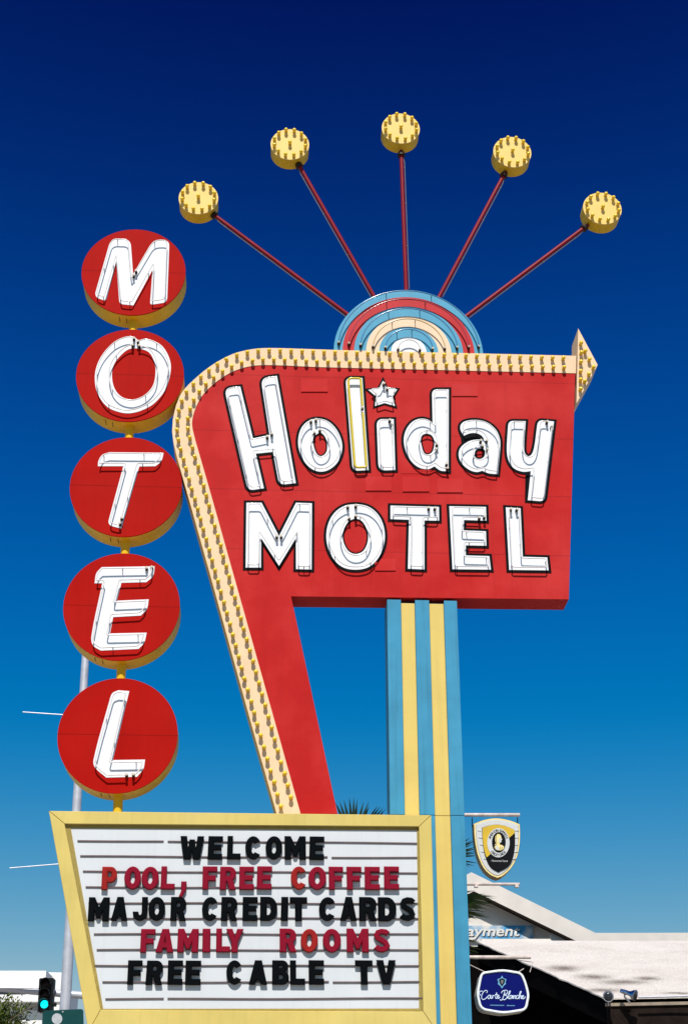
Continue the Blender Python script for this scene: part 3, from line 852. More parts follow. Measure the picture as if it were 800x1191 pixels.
# helmeted bust in profile
head = [(372,300),(405,303),(425,330),(428,352),(440,375),(430,382),(432,402),(420,418),(404,424),(404,440),(440,452),(468,470),(460,500),(430,520),(392,524),(352,515),(335,490),(325,470),(338,440),(350,420),(338,400),(334,360),(345,325)]
build('bust', plate([S(392 + (x - 392) * .80, 405 + (y - 410) * .86) for x, y in head], yf=-HO - .036, yb=-HO - .02), M['pale_gold'], seal)
build('bust_face', plate([S(392 + (x - 392) * .80, 405 + (y - 410) * .86) for x, y in [(392,352),(424,352),(436,376),(428,384),(430,402),(418,416),(400,420),(388,400)]], yf=-HO - .038, yb=-HO - .02), M['sh_white'], seal)
build('bust_robe', plate([S(392 + (x - 392) * .80, 405 + (y - 410) * .86) for x, y in [(340,480),(372,452),(398,500),(386,518),(352,510)]], yf=-HO - .038, yb=-HO - .02), M['sh_white'], seal)
bm = bmesh.new()
for q in ([(350,330),(345,380),(356,424)], [(364,318),(358,372),(368,424)], [(410,462),(396,512)], [(432,464),(414,512)], [(340,455),(366,430)]):
    bm = bmesh.new(); tube(bm, [(S(*p)[0], -HO - .037, S(*p)[1]) for p in q], .0022, 5); build('bust_line', bm, M['sh_black'], seal)
bm = bmesh.new()
def ring_text(txt, a0, a1, cx, cy, rx, ry, size, flip):
    n = len(txt)
    for k, ch in enumerate(txt):
        if ch == ' ': continue
        an = R(a0 + (a1 - a0) * k / (n - 1))
        x, y = cx + rx * math.cos(an), cy - ry * math.sin(an)
        p = S(x, y)
        t = text_mesh(ch, size)
        x0, x1, y0, y1 = bounds(t)
        rot = (an - math.pi / 2) if not flip else (an + math.pi / 2)
        mtx = Matrix.Translation((p[0], -HO - .0325, p[1])) @ Matrix.Rotation(math.pi / 2, 4, 'X') @ Matrix.Rotation(rot, 4, 'Z') @ Matrix.Translation((-(x0 + x1) / 2, -(y0 + y1) / 2, 0))
        bm_join(bm, t, mtx)
ring_text('AMERICAN EXPRESS', 157, 23, 388, 410, 107, 144, .034, False)
ring_text('CREDIT CARDS', 228, 312, 388, 410, 107, 144, .034, True)
build('seal_lettering', bm, M['sh_black'], seal)
bm = bmesh.new()
t = text_mesh('Honored here', .034, shear=.35); x0, x1, y0, y1 = bounds(t); p = S(305, 628)
bm_join(bm, t, Matrix.Translation((p[0], -HO - .0235, p[1])) @ Matrix.Rotation(math.pi / 2, 4, 'X') @ Matrix.Scale((S(495,628)[0]-p[0]) / (x1 - x0), 4))
build('script_lettering', bm, M['sh_white'], shd)

# ------------------------------------------------------------------ hanging blue sign
S2 = hz(540, 1100, 8, HO)
M['bl_blue'] = mat('deep blue sign face', (.0025, .005, .105), .3, .08, 4)
M['bl_frame'] = mat('white sign frame', (.72, .75, .74), .35, .05, 10)
M['bl_side'] = mat('dull cream sign side', (.50, .44, .34), .5, .1, 10)
M['bl_text'] = mat('pale blue lettering', (.62, .72, .85), .4, .03, 10)
M['crest_blue'] = mat('crest light blue', (.14, .34, .50), .4, .05, 10)
M['crest_grey'] = mat('crest grey', (.16, .16, .17), .4, .05, 10)
sb = S2(0, 108)
blu = sroot('round_cornered_sign', 'deep blue sign with white frame and script lettering hanging from the lower rod', 'hanging sign', sb[0], HO, sb[1])
bm = bmesh.new(); a, b = S2(28, 107), S2(615, 107); tube(bm, [(a[0], -HO, a[1]), (b[0], -HO, b[1])], .0165, 12)
build('rod', bm, M['rust'], blu, smooth=40)
for q in ([(48,170),(190,238)], [(555,208),(505,240)], [(505,130),(640,148),(612,240)]):
    bm = bmesh.new(); tube(bm, [(S2(*p)[0], -HO + .03, S2(*p)[1]) for p in q], .004, 6); build('hanger', bm, M['rust'], blu)
of = [(150,245,45),(350,222),(535,245,55),(575,350),(600,460),(580,606,60),(360,632),(140,600,70),(113,450),(128,350)]
def s2(sp): return ccw(clean([S2(p.x, p.y) for p in outline(sp)], .001))
fo2 = s2(of)
build('body', plate(grow(fo2, -.004), yf=-HO + .01, yb=-HO + .19, bevel=.004), M['bl_side'], blu, smooth=30)
build('white_frame', plate(fo2, [grow(fo2, -.021)], yf=-HO - .012, yb=-HO + .02, bevel=.005), M['bl_frame'], blu, smooth=30)
face = build('face', plate(grow(fo2, -.019), yf=-HO, yb=-HO + .015), M['bl_blue'], blu)
bm = bmesh.new()
SCR = [[(205,440),(210,422),(190,418),(165,448),(157,482),(168,500),(190,496),(214,474)], [(168,424),(145,425),(136,445),(150,462)],
 [(242,462),(225,462),(215,480),(222,494),(235,485),(243,462),(240,485),(248,492),(256,480)], [(256,482),(263,461),(258,493)], [(260,476),(268,464),(279,466)],
 [(299,436),(286,480),(292,492),(302,484)], [(282,456),(308,454)], [(302,484),(318,472),(316,461),(304,472),(304,488),(316,491),(330,478)],
 [(374,424),(354,492),(340,508),(326,500)], [(342,442),(350,425),(385,415),(400,428),(388,450),(366,458),(390,464),(392,485),(370,503),(350,498)],
 [(395,490),(420,440),(425,422),(416,425),(405,480),(411,494),(420,486)], [(441,464),(426,464),(418,482),(424,494),(436,484),(444,464),(440,486),(447,492)],
 [(447,492),(457,464),(453,494)], [(455,482),(470,464),(475,470),(468,490),(477,492)], [(501,468),(490,463),(480,478),(484,494),(499,490)],
 [(499,490),(521,440),(526,426),(515,432),(505,496)], [(508,482),(522,465),(529,472),(522,490),(531,492)], [(531,486),(547,474),(545,463),(533,474),(535,491),(550,493),(566,474)]]
for st in SCR:
    P = [Vector(p) for p in st]; sm = smooth_open(P, 4) if len(P) > 2 else P
    tube(bm, [(S2(*p)[0], -HO - .002, S2(*p)[1]) for p in sm], .0038, 6)
build('script_lettering', bm, M['bl_text'], face, smooth=60)
bm = bmesh.new()
x = 236
while x < 466:
    w = random.choice((5, 7, 9))
    if not 368 < x < 392:
        a = S2(x, 549 + (x - 236) * .02); b = S2(x + w, 557 + (x - 236) * .02)
        box(bm, a[0], b[0], -HO - .003, -HO + .001, b[1], a[1])
    x += w + 3
build('small_line', bm, M['crest_blue'], face)
crest = [(347,278),(360,302),(388,312),(380,340),(384,356),(366,370),(347,398),(330,372),(308,356),(314,338),(304,312),(334,302)]
build('crest', plate([S2(*p) for p in crest], yf=-HO - .003, yb=-HO + .002), M['crest_blue'], face)
build('crest_field', plate([S2(*p) for p in [(347,302),(376,316),(370,345),(347,378),(326,347),(318,316)]], yf=-HO - .006, yb=-HO + .002), M['sh_black'], face)
build('crest_badge', plate([S2(*p) for p in [(347,318),(360,324),(356,344),(347,360),(338,344),(334,324)]], yf=-HO - .009, yb=-HO + .002), M['crest_grey'], face)

# ------------------------------------------------------------------ ground
M['ground'] = mat('sunlit concrete', (.27, .25, .22), .85, .12, .6, dirt=.2)
bm = bmesh.new()
bmesh.ops.create_grid(bm, x_segments=8, y_segments=8, size=900)
g = build('ground', bm, M['ground']); g['kind'] = 'structure'
M['asphalt'] = mat('worn asphalt', (.055, .055, .057), .9, .2, 1.5)
bm = bmesh.new(); box(bm, -300, 300, 24, 40, -.05, .006); rd = build('road', bm, M['asphalt']); rd['kind'] = 'structure'; rd.location = (-308, 6, 0)

# ------------------------------------------------------------------ office building at right
M['stucco'] = mat('pale stucco', (.60, .55, .50), .85, .07, 3, bump=.25, dirt=.10)
M['rooftop'] = mat('pale gravel roofing', (.55, .50, .455), .9, .17, 30, bump=.6, dirt=.45, fade=(.39, .33, .30), fade_amt=.4)
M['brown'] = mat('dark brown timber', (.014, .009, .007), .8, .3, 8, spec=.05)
M['roof_shade'] = mat('boards painted as deep shade', (.0030, .0024, .0024), .9, .3, 8, spec=.02)  # near-black colour stands in for the deep shade below the roof
M['trim'] = mat('tan metal edge', (.30, .24, .18), .5, .15, 8, metal=.2)
def stain(m, spots, col):
    nt = m.node_tree; N = nt.nodes; K = nt.links; b = N['Principled BSDF']
    cur = b.inputs['Base Color'].links[0].from_socket
    tc = N.new('ShaderNodeTexCoord'); nz = N.new('ShaderNodeTexNoise'); nz.inputs['Scale'].default_value = 38; nz.inputs['Detail'].default_value = 9; nz.inputs['Roughness'].default_value = .75
    K.new(tc.outputs['Object'], nz.inputs['Vector'])
    tot = None
    for (c, sx, sy) in spots:
        mp = N.new('ShaderNodeMapping'); mp.vector_type = 'TEXTURE'; mp.inputs['Location'].default_value = c; mp.inputs['Scale'].default_value = (sx, sy, 3)
        K.new(tc.outputs['Object'], mp.inputs['Vector'])
        ln = N.new('ShaderNodeVectorMath'); ln.operation = 'LENGTH'; K.new(mp.outputs[0], ln.inputs[0])
        mr = N.new('ShaderNodeMapRange'); mr.inputs[1].default_value = 1; mr.inputs[2].default_value = .1; mr.inputs[3].default_value = 0; mr.inputs[4].default_value = 1; K.new(ln.outputs['Value'], mr.inputs[0])
        if tot is None: tot = mr.outputs[0]
        else:
            a = N.new('ShaderNodeMath'); a.operation = 'MAXIMUM'; K.new(tot, a.inputs[0]); K.new(mr.outputs[0], a.inputs[1]); tot = a.outputs[0]
    ad = N.new('ShaderNodeMath'); ad.operation = 'MULTIPLY_ADD'; ad.inputs[1].default_value = .42; K.new(tot, ad.inputs[0]); K.new(nz.outputs['Fac'], ad.inputs[2])
    rm = N.new('ShaderNodeMapRange'); rm.inputs[1].default_value = .62; rm.inputs[2].default_value = .95; rm.inputs[3].default_value = 0; rm.inputs[4].default_value = .85; K.new(ad.outputs[0], rm.inputs[0])
    x = N.new('ShaderNodeMix'); x.data_type = 'RGBA'; K.new(rm.outputs[0], x.inputs[0]); K.new(cur, x.inputs[6]); x.inputs[7].default_value = (*col, 1); K.new(x.outputs[2], b.inputs['Base Color'])
of0 = W(620, 1130, 20); 
bld = root('office_building', 'low motel office with a pale gravel roof, stucco gable and dark brown eaves', 'building', Vector((of0.x, 20, 0)), None, 0)
bld['base'] = [of0.x, 20, 0]
A = W(703, 1161, 21.6); B = W(960, 1156, 21.8); Cc_ = W(960, 1094.5, 27); Dd = W(553, 1094, 27)
bm = bmesh.new()
n = 24
top_v = []; bot_v = []
for i in range(n + 1):
    rowt = []
    for j in range(n + 1):
        s_, t_ = i / n, j / n
        p = (A.lerp(B, s_)).lerp(Dd.lerp(Cc_, s_), t_)
        p = p + Vector((0, 0, random.uniform(-.006, .006) if 0 < i < n and 0 < j < n else 0))
        if i == 0: p.x += random.uniform(-.02, .02)
        rowt.append(bm.verts.new(p))
    top_v.append(rowt)
for i in range(n):
    for j in range(n): bm.faces.new((top_v[i][j], top_v[i + 1][j], top_v[i + 1][j + 1], top_v[i][j + 1]))
ex = bmesh.ops.extrude_face_region(bm, geom=bm.faces[:])
bmesh.ops.translate(bm, verts=[v for v in ex['geom'] if isinstance(v, bmesh.types.BMVert)], vec=(0, 0, -.02))
bmesh.ops.recalc_face_normals(bm, faces=bm.faces)
roof = build('roof', bm, M['rooftop'], bld)
def roof_at(x, y):                                        # a point of the roof plane, in the building's own coordinates
    nrm = (B - A).cross(Dd - A); d = ray(x, y); t = (A - CAM).dot(nrm) / d.dot(nrm); return CAM + d * t - Vector((of0.x, 20, 0))
stain(M['rooftop'], [(roof_at(655, 1126), .45, .55), (roof_at(690, 1136), .5, .5), (roof_at(725, 1142), .7, .45), (roof_at(752, 1138), .4, .35), (roof_at(700, 1152), .5, .3), (roof_at(790, 1155), .5, .15)], (.07, .045, .03))
def slope_bar(name, P, Q, dz0, dz1, thick, mt, inset=0.0):
    bm = bmesh.new(); d = (Q - P); d.z = 0; d.normalize(); nrm = Vector((-d.y, d.x, 0)) * thick
    vs = [P + Vector((0, 0, dz0)), Q + Vector((0, 0, dz0)), Q + Vector((0, 0, dz1)), P + Vector((0, 0, dz1))]
    f = [bm.verts.new(v) for v in vs]; bk = [bm.verts.new(v + nrm) for v in vs]
    bm.faces.new(f); bm.faces.new(bk[::-1])
    for k in range(4): bm.faces.new((f[k], f[(k + 1) % 4], bk[(k + 1) % 4], bk[k]))
    bmesh.ops.recalc_face_normals(bm, faces=bm.faces)
    return build(name, bm, mt, bld)
inw = Vector((.03, .04, 0))
slope_bar('eave_trim', A + Vector((.01, .01, 0)), B + Vector((0, .01, 0)), -.105, -.064, .05, M['trim'])
slope_bar('fascia', A + inw, B + Vector((0, .04, 0)), -.42, -.107, .05, M['brown'])
slope_bar('fascia', A + Vector((.04, .05, 0)), Dd + Vector((.03, 0, 0)), -.35, -.064, -.06, M['roof_shade'])
# dark soffit and the walls under it
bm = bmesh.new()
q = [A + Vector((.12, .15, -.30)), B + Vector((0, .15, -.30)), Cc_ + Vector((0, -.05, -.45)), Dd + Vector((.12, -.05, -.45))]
bm.faces.new([bm.verts.new(v) for v in q]); bmesh.ops.solidify(bm, geom=bm.faces[:], thickness=.04); build('soffit', bm, M['roof_shade'], bld)
bm = bmesh.new(); box(bm, A.x + .5, B.x, 23.5, 23.7, 0, A.z - .2); build('front_wall', bm, M['brown'], bld)
bm = bmesh.new(); box(bm, W(500, 1100, 27).x, A.x + 8, 27.02, 27.2, 0, Dd.z - .10); build('side_wall', bm, M['roof_shade'], bld)
# stucco gable
GY = 29
def gw(x, y, Y=GY): return W(x, y, Y)
def gable_poly(pts, Y): return [Vector((W(x, y, Y).x, W(x, y, Y).z)) for x, y in pts]
def plate_at(poly, Y, depth, mt, name, par=bld, bevel=0):
    return build(name, plate(poly, yf=Y, yb=Y + depth, bevel=bevel), mt, par)
gab = [(548,1014.5),(695,1086.5),(695,1098),(677,1098),(551,1036.5),(425,1098),(401,1098),(401,1086.5)]
plate_at(gable_poly(gab, GY), GY, 5.0, M['stucco'], 'gable_roof')
plate_at(gable_poly([(551,1030),(690,1098),(690,1135),(412,1135),(412,1098)], GY + .3), GY + .3, .2, M['stucco'], 'gable_wall')
plate_at(gable_poly([(551,1036.9),(676,1098),(671,1098),(551,1039.6),(431,1098),(426,1098)], GY + .01), GY + .01, .14, M['brown'], 'barge_trim')
plate_at(gable_poly([(640,1085.2),(980,1084.4),(980,1110),(640,1110)], GY + .12), GY + .12, .3, M['stucco'], 'parapet')
bm = bmesh.new(); p = W(560, 1094, 26.96); q = W(640, 1094, 26.96)
box(bm, p.x, q.x, 26.96, 27.4, p.z - .05, p.z + .03); build('ledge', bm, M['stucco'], bld)
# banner
def sky_print():
    m = mat('banner printed sky', (.06, .30, .55), .5, .05, 3)
    N = m.node_tree.nodes; K = m.node_tree.links; b = N['Principled BSDF']
    tc = N.new('ShaderNodeTexCoord'); nz = N.new('ShaderNodeTexNoise'); nz.inputs['Scale'].default_value = 2.6; nz.inputs['Detail'].default_value = 7
    K.new(tc.outputs['Object'], nz.inputs['Vector'])
    cr = N.new('ShaderNodeValToRGB'); cr.color_ramp.elements[0].position = .44; cr.color_ramp.elements[0].color = (.045, .26, .48, 1)
    cr.color_ramp.elements[1].position = .60; cr.color_ramp.elements[1].color = (.60, .58, .54, 1)
    sx = N.new('ShaderNodeSeparateXYZ'); K.new(tc.outputs['Object'], sx.inputs[0])
    mr = N.new('ShaderNodeMapRange'); mr.inputs[1].default_value = -.3; mr.inputs[2].default_value = .5; mr.inputs[3].default_value = .12; mr.inputs[4].default_value = -.12
    K.new(sx.outputs['X'], mr.inputs[0]); ad = N.new('ShaderNodeMath'); K.new(nz.outputs['Fac'], ad.inputs[0]); K.new(mr.outputs[0], ad.inputs[1])
    K.new(ad.outputs[0], cr.inputs[0]); K.new(cr.outputs[0], b.inputs['Base Color']); return m
bp = W(575, 1094, GY)
ban = root('banner', 'printed blue sky and cloud banner with white slanted lettering under the gable', 'banner', Vector((bp.x, GY + .2, bp.z)), None, 0)
ban['base'] = [bp.x, GY + .2, bp.z]
BYf = GY + .24
bpoly = gable_poly([(525,1076.5),(619.3,1076.5),(619.3,1094.5),(525,1094.5)], BYf)
build('sheet', plate(bpoly, yf=BYf, yb=BYf + .05), sky_print(), ban)
t = text_mesh('ayment', 1.0, shear=.22, bold=.02, depth=.0); x0, x1, y0, y1 = bounds(t)
p = W(541.5, 1088.6, BYf); q = W(604.3, 1088.6, BYf); hgt = W(560, 1079.8, BYf).z - p.z
sx = (q.x - p.x) / (x1 - x0)
bm = bmesh.new()
sz = (W(600, 1078.6, BYf).z - p.z) / y1
bm_join(bm, t, Matrix.Translation((p.x, BYf - .012, p.z)) @ Matrix.Rotation(math.pi / 2, 4, 'X') @ Matrix.Diagonal((sx, sz, 1, 1)))
sh = bm.copy(); bmesh.ops.translate(sh, verts=sh.verts, vec=(.016, .006, -.014))
build('lettering', bm, mat('banner white lettering', (.62, .60, .57), .5, .03, 3), ban)
build('lettering_edge', sh, mat('banner dark edge', (.03, .04, .06), .5, .03, 3), ban)

# flood lamps on the eave corner
M['chrome'] = mat('bright aluminium', (.60, .62, .66), .18, .1, 10, metal=1.0)
def flood(label, px, Y, aim, tilt):
    p = W(px[0], px[1], Y)
    o = root('flood_lamp', label, 'flood lamp', p, 'flood lamps on the roof corner', 0)
    aim = Vector(aim).normalized()
    bm = bmesh.new()
    lathe_y(bm, [(-.20, 0), (-.195, .028), (-.11, .034), (-.08, .030), (-.04, .040), (.0, .066), (.03, .076), (.034, .072)], 20, (0, 0, 0), 0, aim)
    build('shell', bm, M['chrome'], o, smooth=40)
    bm = bmesh.new(); lathe_y(bm, [(.020, .066), (.036, .060), (.046, .035), (.05, 0)], 20, (0, 0, 0), 0, aim)
    build('lens', bm, mat('flood lens glass', (.025, .028, .035), .12, .2, 30, spec=.35), o, smooth=50)
    bm = bmesh.new(); tube(bm, [aim * -.14, aim * -.14 + Vector((0.01, .05, -.06)), Vector((.02, .16, -.10)) - aim * .05], .014, 8)
    build('arm', bm, M['chrome'], o, smooth=50)
    return o
flood('chrome flood lamp facing the street, left one on the roof corner', (707, 1159), 21.4, (-.18, -1, -.14), 0)
flood('chrome flood lamp turned right and downward, right one on the roof corner', (736, 1157), 21.4, (.72, -.5, -.32), 0)
bm = bmesh.new()
pts = [W(708, 1166, 21.45), W(711, 1176, 21.45), W(718, 1186, 21.50), W(730, 1195, 21.55), W(745, 1200, 21.65)]
tube(bm, smooth_open3 if False else pts, .008, 6)
tag(build('cable', bm, M['electrode'], None, smooth=60), 'thin grey cable drooping from the left flood lamp', 'cable')
bm = bmesh.new(); pts = [W(742, 1160, 21.50), W(780, 1159, 21.53), W(830, 1157.5, 21.55), W(900, 1156, 21.60)]
tube(bm, pts, .013, 8)
tag(build('conduit_pipe', bm, M['steel'], None, smooth=60), 'thin metal conduit running along the roof edge right of the lamps', 'conduit')

# ------------------------------------------------------------------ left: pole, lights, white block
PY = 20.0
pt = W(103.5, 700, PY); pbm = W(76, 1174, PY)
dd = (pt - pbm); gb = pbm + dd * (-(pbm.z) / dd.z)
pole = root('metal_pole', 'slim silvery metal pole behind the disc column and reader board', 'pole', gb, None, 0)
pole['base'] = list(gb)
bm = bmesh.new(); tube(bm, [gb, gb.lerp(pt, .5), pt], .088, 24, r2=.050); build('shaft', bm, M['steel'], pole, smooth=40)
for (x0, y0, x1, y1) in ((28, 830, 116, 836), (13, 1011, 110, 1003)):
    a, b = W(x0, y0, PY), W(x1, y1, PY); bm = bmesh.new(); tube(bm, [a + Vector((0, -.07, 0)), b + Vector((0, -.07, 0))], .0075, 8); build('crossbar', bm, M['steel'], pole, smooth=40)
bm = bmesh.new(); lathe_y(bm, [(0, .16), (.04, .16), (.04, .09), (.12, .09)], 20, gb, 0, (0, 0, 1)); build('base_plate', bm, M['steel'], pole, smooth=40)

M['sign_green'] = mat('dark green sign sheet', (.008, .050, .050), .35, .12, 4)
M['sign_mark'] = mat('pale reflective mark', (.40, .42, .44), .5, .12, 20)
gY = PY - .13
gc = W(73.5, 1190, gY)
gs = root('green_sign', 'dark green street sign with a pale round mark fixed to the metal pole', 'street sign', gc, None, 0); gs['base'] = list(gc)
def wp(pts, Y): return [Vector((W(x, y, Y).x, W(x, y, Y).z)) for x, y in pts]
gp = outline([(50,1175.5,4),(97,1173.5,3),(98,1212,4),(49,1214,4)])
build('sheet', plate(wp(gp, gY), yf=gY, yb=gY + .02), M['sign_green'], gs)
build('round_mark', plate(ccw(wp(ellipse(66.8, 1185, 6.1, 6.4, 28), gY)), yf=gY - .003, yb=gY + .001), M['sign_mark'], gs)
bm = bmesh.new(); a = W(73.5, 1177, gY); lathe_y(bm, [(0, .010), (.008, .008), (.01, 0)], 8, (a.x, gY, a.z)); build('bolt', bm, M['steel'], gs)

TY = 30.0
M['signal_black'] = mat('signal black housing', (.010, .010, .010), .45, .15, 6)
M['lens_off'] = mat('unlit signal lens', (.020, .012, .010), .2, .1, 6)
mb = W(250, 1150, TY)
mast = root('mast_arm', 'grey tapered mast arm crossing behind the traffic light and the pole', 'mast arm', Vector((mb.x, TY, 0)), None, 0); mast['base'] = [mb.x, TY, 0]
bm = bmesh.new(); tube(bm, [(mb.x, TY, 0), (mb.x, TY, W(250, 1160, TY).z)], .13, 16, r2=.10); build('post', bm, M['steel'], mast, smooth=40)
bm = bmesh.new(); tube(bm, [W(252, 1172, TY), W(95, 1157.5, TY), W(0, 1150, TY), W(-160, 1139, TY)], .085, 14, r2=.045); build('arm', bm, M['steel'], mast, smooth=40)
bm = bmesh.new(); tube(bm, [W(45, 1149.5, TY - .1), W(0, 1148.6, TY - .1), W(-120, 1141, TY - .1)], .022, 8); build('brace_rod', bm, M['steel'], mast, smooth=40)
tYf = TY - .42
tc_ = W(53, 1176, tYf)
tl = root('traffic_light', 'black traffic light showing green in front of the white building', 'traffic light', tc_, None, 0); tl['base'] = list(tc_)
hp = outline([(45.8,1137.5,2),(63,1137,2),(60.5,1176.5,2),(43.6,1177,2)])
build('housing', plate(wp(hp, tYf), yf=tYf, yb=tYf + .22, bevel=.02), M['signal_black'], tl)
bm = bmesh.new(); a = W(59.5, 1165.5, tYf); b = W(65, 1170, tYf); box(bm, a.x, b.x, tYf + .04, tYf + .12, b.z, a.z, .01); build('side_bracket', bm, M['signal_black'], tl)
for k, (x, y) in enumerate(((54.3,1144.5),(53.2,1156.3),(52,1168))):
    p = W(x, y, tYf)
    bm = bmesh.new(); lathe_y(bm, [(0, .076), (.012, .068), (.022, .04), (.026, 0)], 24, (p.x, tYf, p.z))
    build('lens', bm, glow_mat('lit green lens', (.0, .72, .80), 1.1) if k == 2 else M['lens_off'], tl, smooth=60)
    bm = bmesh.new()
    for j in range(13):
        pass
    arcp = [R(-10 + 200 * j / 16) for j in range(17)]
    inn_ = [(p.x + .092 * math.cos(t), p.z + .092 * math.sin(t)) for t in arcp]; ou = [(p.x + .102 * math.cos(t), p.z + .102 * math.sin(t)) for t in arcp]
    slab(bm, [Vector(v) for v in ou] + [Vector(v) for v in reversed(inn_)], yf=tYf - .14, yb=tYf + .001)
    build('visor', bm, M['signal_black'], tl)
bm = bmesh.new(); a = W(53, 1150, tYf); box(bm, a.x - .03, a.x + .03, tYf + .2, TY + .02, a.z - .05, a.z + .05); build('clamp', bm, M['signal_black'], tl)

M['bright_wall'] = mat('white rendered wall', (.74, .72, .69), .8, .04, .5)
M['window_dark'] = mat('dark window strip', (.02, .025, .03), .15, .1, 1)
M['shade_wall'] = mat('wall grey as painted shade', (.35, .36, .36), .8, .05, .5)  # grey carries the shade on the white wall
BY = 62.0
wb0 = W(0, 1180, BY)
wb = root('white_building', 'flat-roofed white building behind the traffic light', 'building', Vector((wb0.x, BY, 0)), None, 0); wb['base'] = [wb0.x, BY, 0]
def wbox(name, x0, y0, x1, y1, Y, dep, mt, floor=False):
    a, b = W(x0, y0, Y), W(x1, y1, Y); bm = bmesh.new()
    box(bm, a.x, b.x, Y, Y + dep, 0 if floor else b.z, a.z); return build(name, bm, mt, wb)
wbox('main_block', -320, 1129, 49, 1191, BY, 8, M['bright_wall'], True)
wbox('stair_block', 49.6, 1131, 73, 1191, BY + 1.5, 1.2, M['bright_wall'], True)
wbox('window', -200, 1150.5, 30, 1156.6, BY - .05, .3, M['window_dark'])
wbox('ledge', -320, 1156.8, 70, 1165, BY - .5, .9, M['bright_wall'])
wbox('painted_shade', 30, 1165.6, 46, 1175, BY - .04, .3, M['shade_wall'])  # thin grey box painted as shade on the facade

# ------------------------------------------------------------------ planting
M['leaf'] = mat('tree leaves', (.10, .125, .014), .5, .45, 4, trans=.25)
M['leaf_dark'] = mat('old tree leaves', (.025, .045, .010), .5, .4, 4, trans=.2)
M['bark'] = mat('bark', (.10, .075, .055), .9, .3, 6)
KY = 34.0
kc = W(4, 1190, KY)
tr = root('street_tree', 'leafy green tree top below the mast arm at the left edge', 'tree', Vector((kc.x, KY, 0)), None, 0); tr['base'] = [kc.x, KY, 0]
bm = bmesh.new()
rnd = random.Random(3)
for k in range(2600):
    th = rnd.uniform(0, 2 * math.pi); zz = rnd.uniform(-1, 1); rr = rnd.random() ** .4
    lump = 1 + .22 * math.sin(3 * th + 4 * zz) + .15 * math.sin(7 * th)
    p = Vector((math.cos(th) * math.sqrt(1 - zz * zz) * .62 * lump * rr, math.sin(th) * math.sqrt(1 - zz * zz) * .6 * rr, zz * .62 * rr * lump)) + Vector((kc.x - .05, KY, kc.z - .08))
    dirv = Vector((rnd.uniform(-1, 1), rnd.uniform(-1, 1), rnd.uniform(-.3, 1.2))).normalized(); ln = rnd.uniform(.08, .17)
    sd = dirv.cross(Vector((rnd.uniform(-1, 1), rnd.uniform(-1, 1), rnd.uniform(-1, 1)))).normalized() * .016
    f = bm.faces.new([bm.verts.new(p), bm.verts.new(p + dirv * ln * .5 + sd), bm.verts.new(p + dirv * ln), bm.verts.new(p + dirv * ln * .5 - sd)])
    f.material_index = 0 if rnd.random() < .6 else 1
build('crown', bm, [M['leaf'], M['leaf_dark']], tr)
bm = bmesh.new(); tube(bm, [(kc.x, KY, 0), (kc.x + .05, KY, kc.z * .5), (kc.x, KY, kc.z)], .12, 12, r2=.04)
for k in range(7):
    a = k * .9; tube(bm, [(kc.x, KY, kc.z - .5), (kc.x + .25 * math.cos(a), KY + .25 * math.sin(a), kc.z - .1), (kc.x + .45 * math.cos(a), KY + .45 * math.sin(a), kc.z + .2)], .03, 6, r2=.008)
build('trunk', bm, M['bark'], tr, smooth=60)
bm = bmesh.new()
tube(bm, [W(12, 1187, KY - .9), W(28, 1176, KY - .9), W(43, 1169, KY - .9)], .014, 6)
build('branch', bm, M['bark'], tr)

# fan palm behind the pillar
FY = 18.0
pc = W(492, 1075, FY)
palm = root('fan_palm', 'fan palm with spiky fronds showing behind the reader board and pillar', 'palm', Vector((pc.x, FY, 0)), None, 0); palm['base'] = [pc.x, FY, 0]
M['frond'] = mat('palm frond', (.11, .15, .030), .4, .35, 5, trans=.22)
bm = bmesh.new(); tube(bm, [(pc.x, FY, 0), (pc.x + .03, FY, pc.z * .5), (pc.x, FY, pc.z)], .17, 14, r2=.13); build('trunk', bm, M['bark'], palm, smooth=60)
def fan(hubp, axis, facing, rad, spread=210, n=26, rnd=random.Random(5)):
    axis = Vector(axis).normalized(); facing = Vector(facing); facing = (facing - axis * facing.dot(axis)).normalized(); sd = axis.cross(facing)
    bm = bmesh.new()
    for k in range(n):
        an = R(-spread / 2 + spread * k / (n - 1) + rnd.uniform(-2, 2))
        d = (axis * math.cos(an) + sd * math.sin(an)).normalized(); d = (d + facing * rnd.uniform(-.12, .12)).normalized()
        s = d.cross(facing).normalized(); ln = rad * (1 - .25 * (abs(an) / R(spread / 2)) ** 2) * rnd.uniform(.93, 1.05)
        w = rad * .034
        droop = Vector((0, 0, -1)) * ln * .06
        a0 = bm.verts.new(hubp - s * w * .3); a1 = bm.verts.new(hubp + s * w * .3)
        m = hubp + d * ln * .55
        b0_ = bm.verts.new(m - s * w + facing * .008); b1_ = bm.verts.new(m + s * w + facing * .008); bc = bm.verts.new(m - facing * .006)
        t = bm.verts.new(hubp + d * ln + droop); hc_ = bm.verts.new(hubp)
        bm.faces.new((a0, hc_, bc, b0_)); bm.faces.new((hc_, a1, b1_, bc)); bm.faces.new((b0_, bc, t)); bm.faces.new((bc, b1_, t))
    tube(bm, [Vector((pc.x, FY, pc.z)), Vector((pc.x, FY, pc.z)).lerp(hubp, .5) + Vector((0, 0, .06)), hubp], .014, 6)
    return bm
M['frond_shade'] = mat('blue-green palm frond with painted shade', (.022, .040, .026), .45, .35, 5, trans=.12)  # darker copy of the frond colour, shade painted into the upper fans
def frond(px, axis, rad, facing=(0, -1, .25), Y=FY, sp=210, n=26, mt='frond'):
    build('frond', fan(W(px[0], px[1], Y), axis, facing, rad, sp, n), M[mt], palm)
frond((411, 986), (-.02, .12, 1), .69, sp=165, n=36, mt='frond_shade')
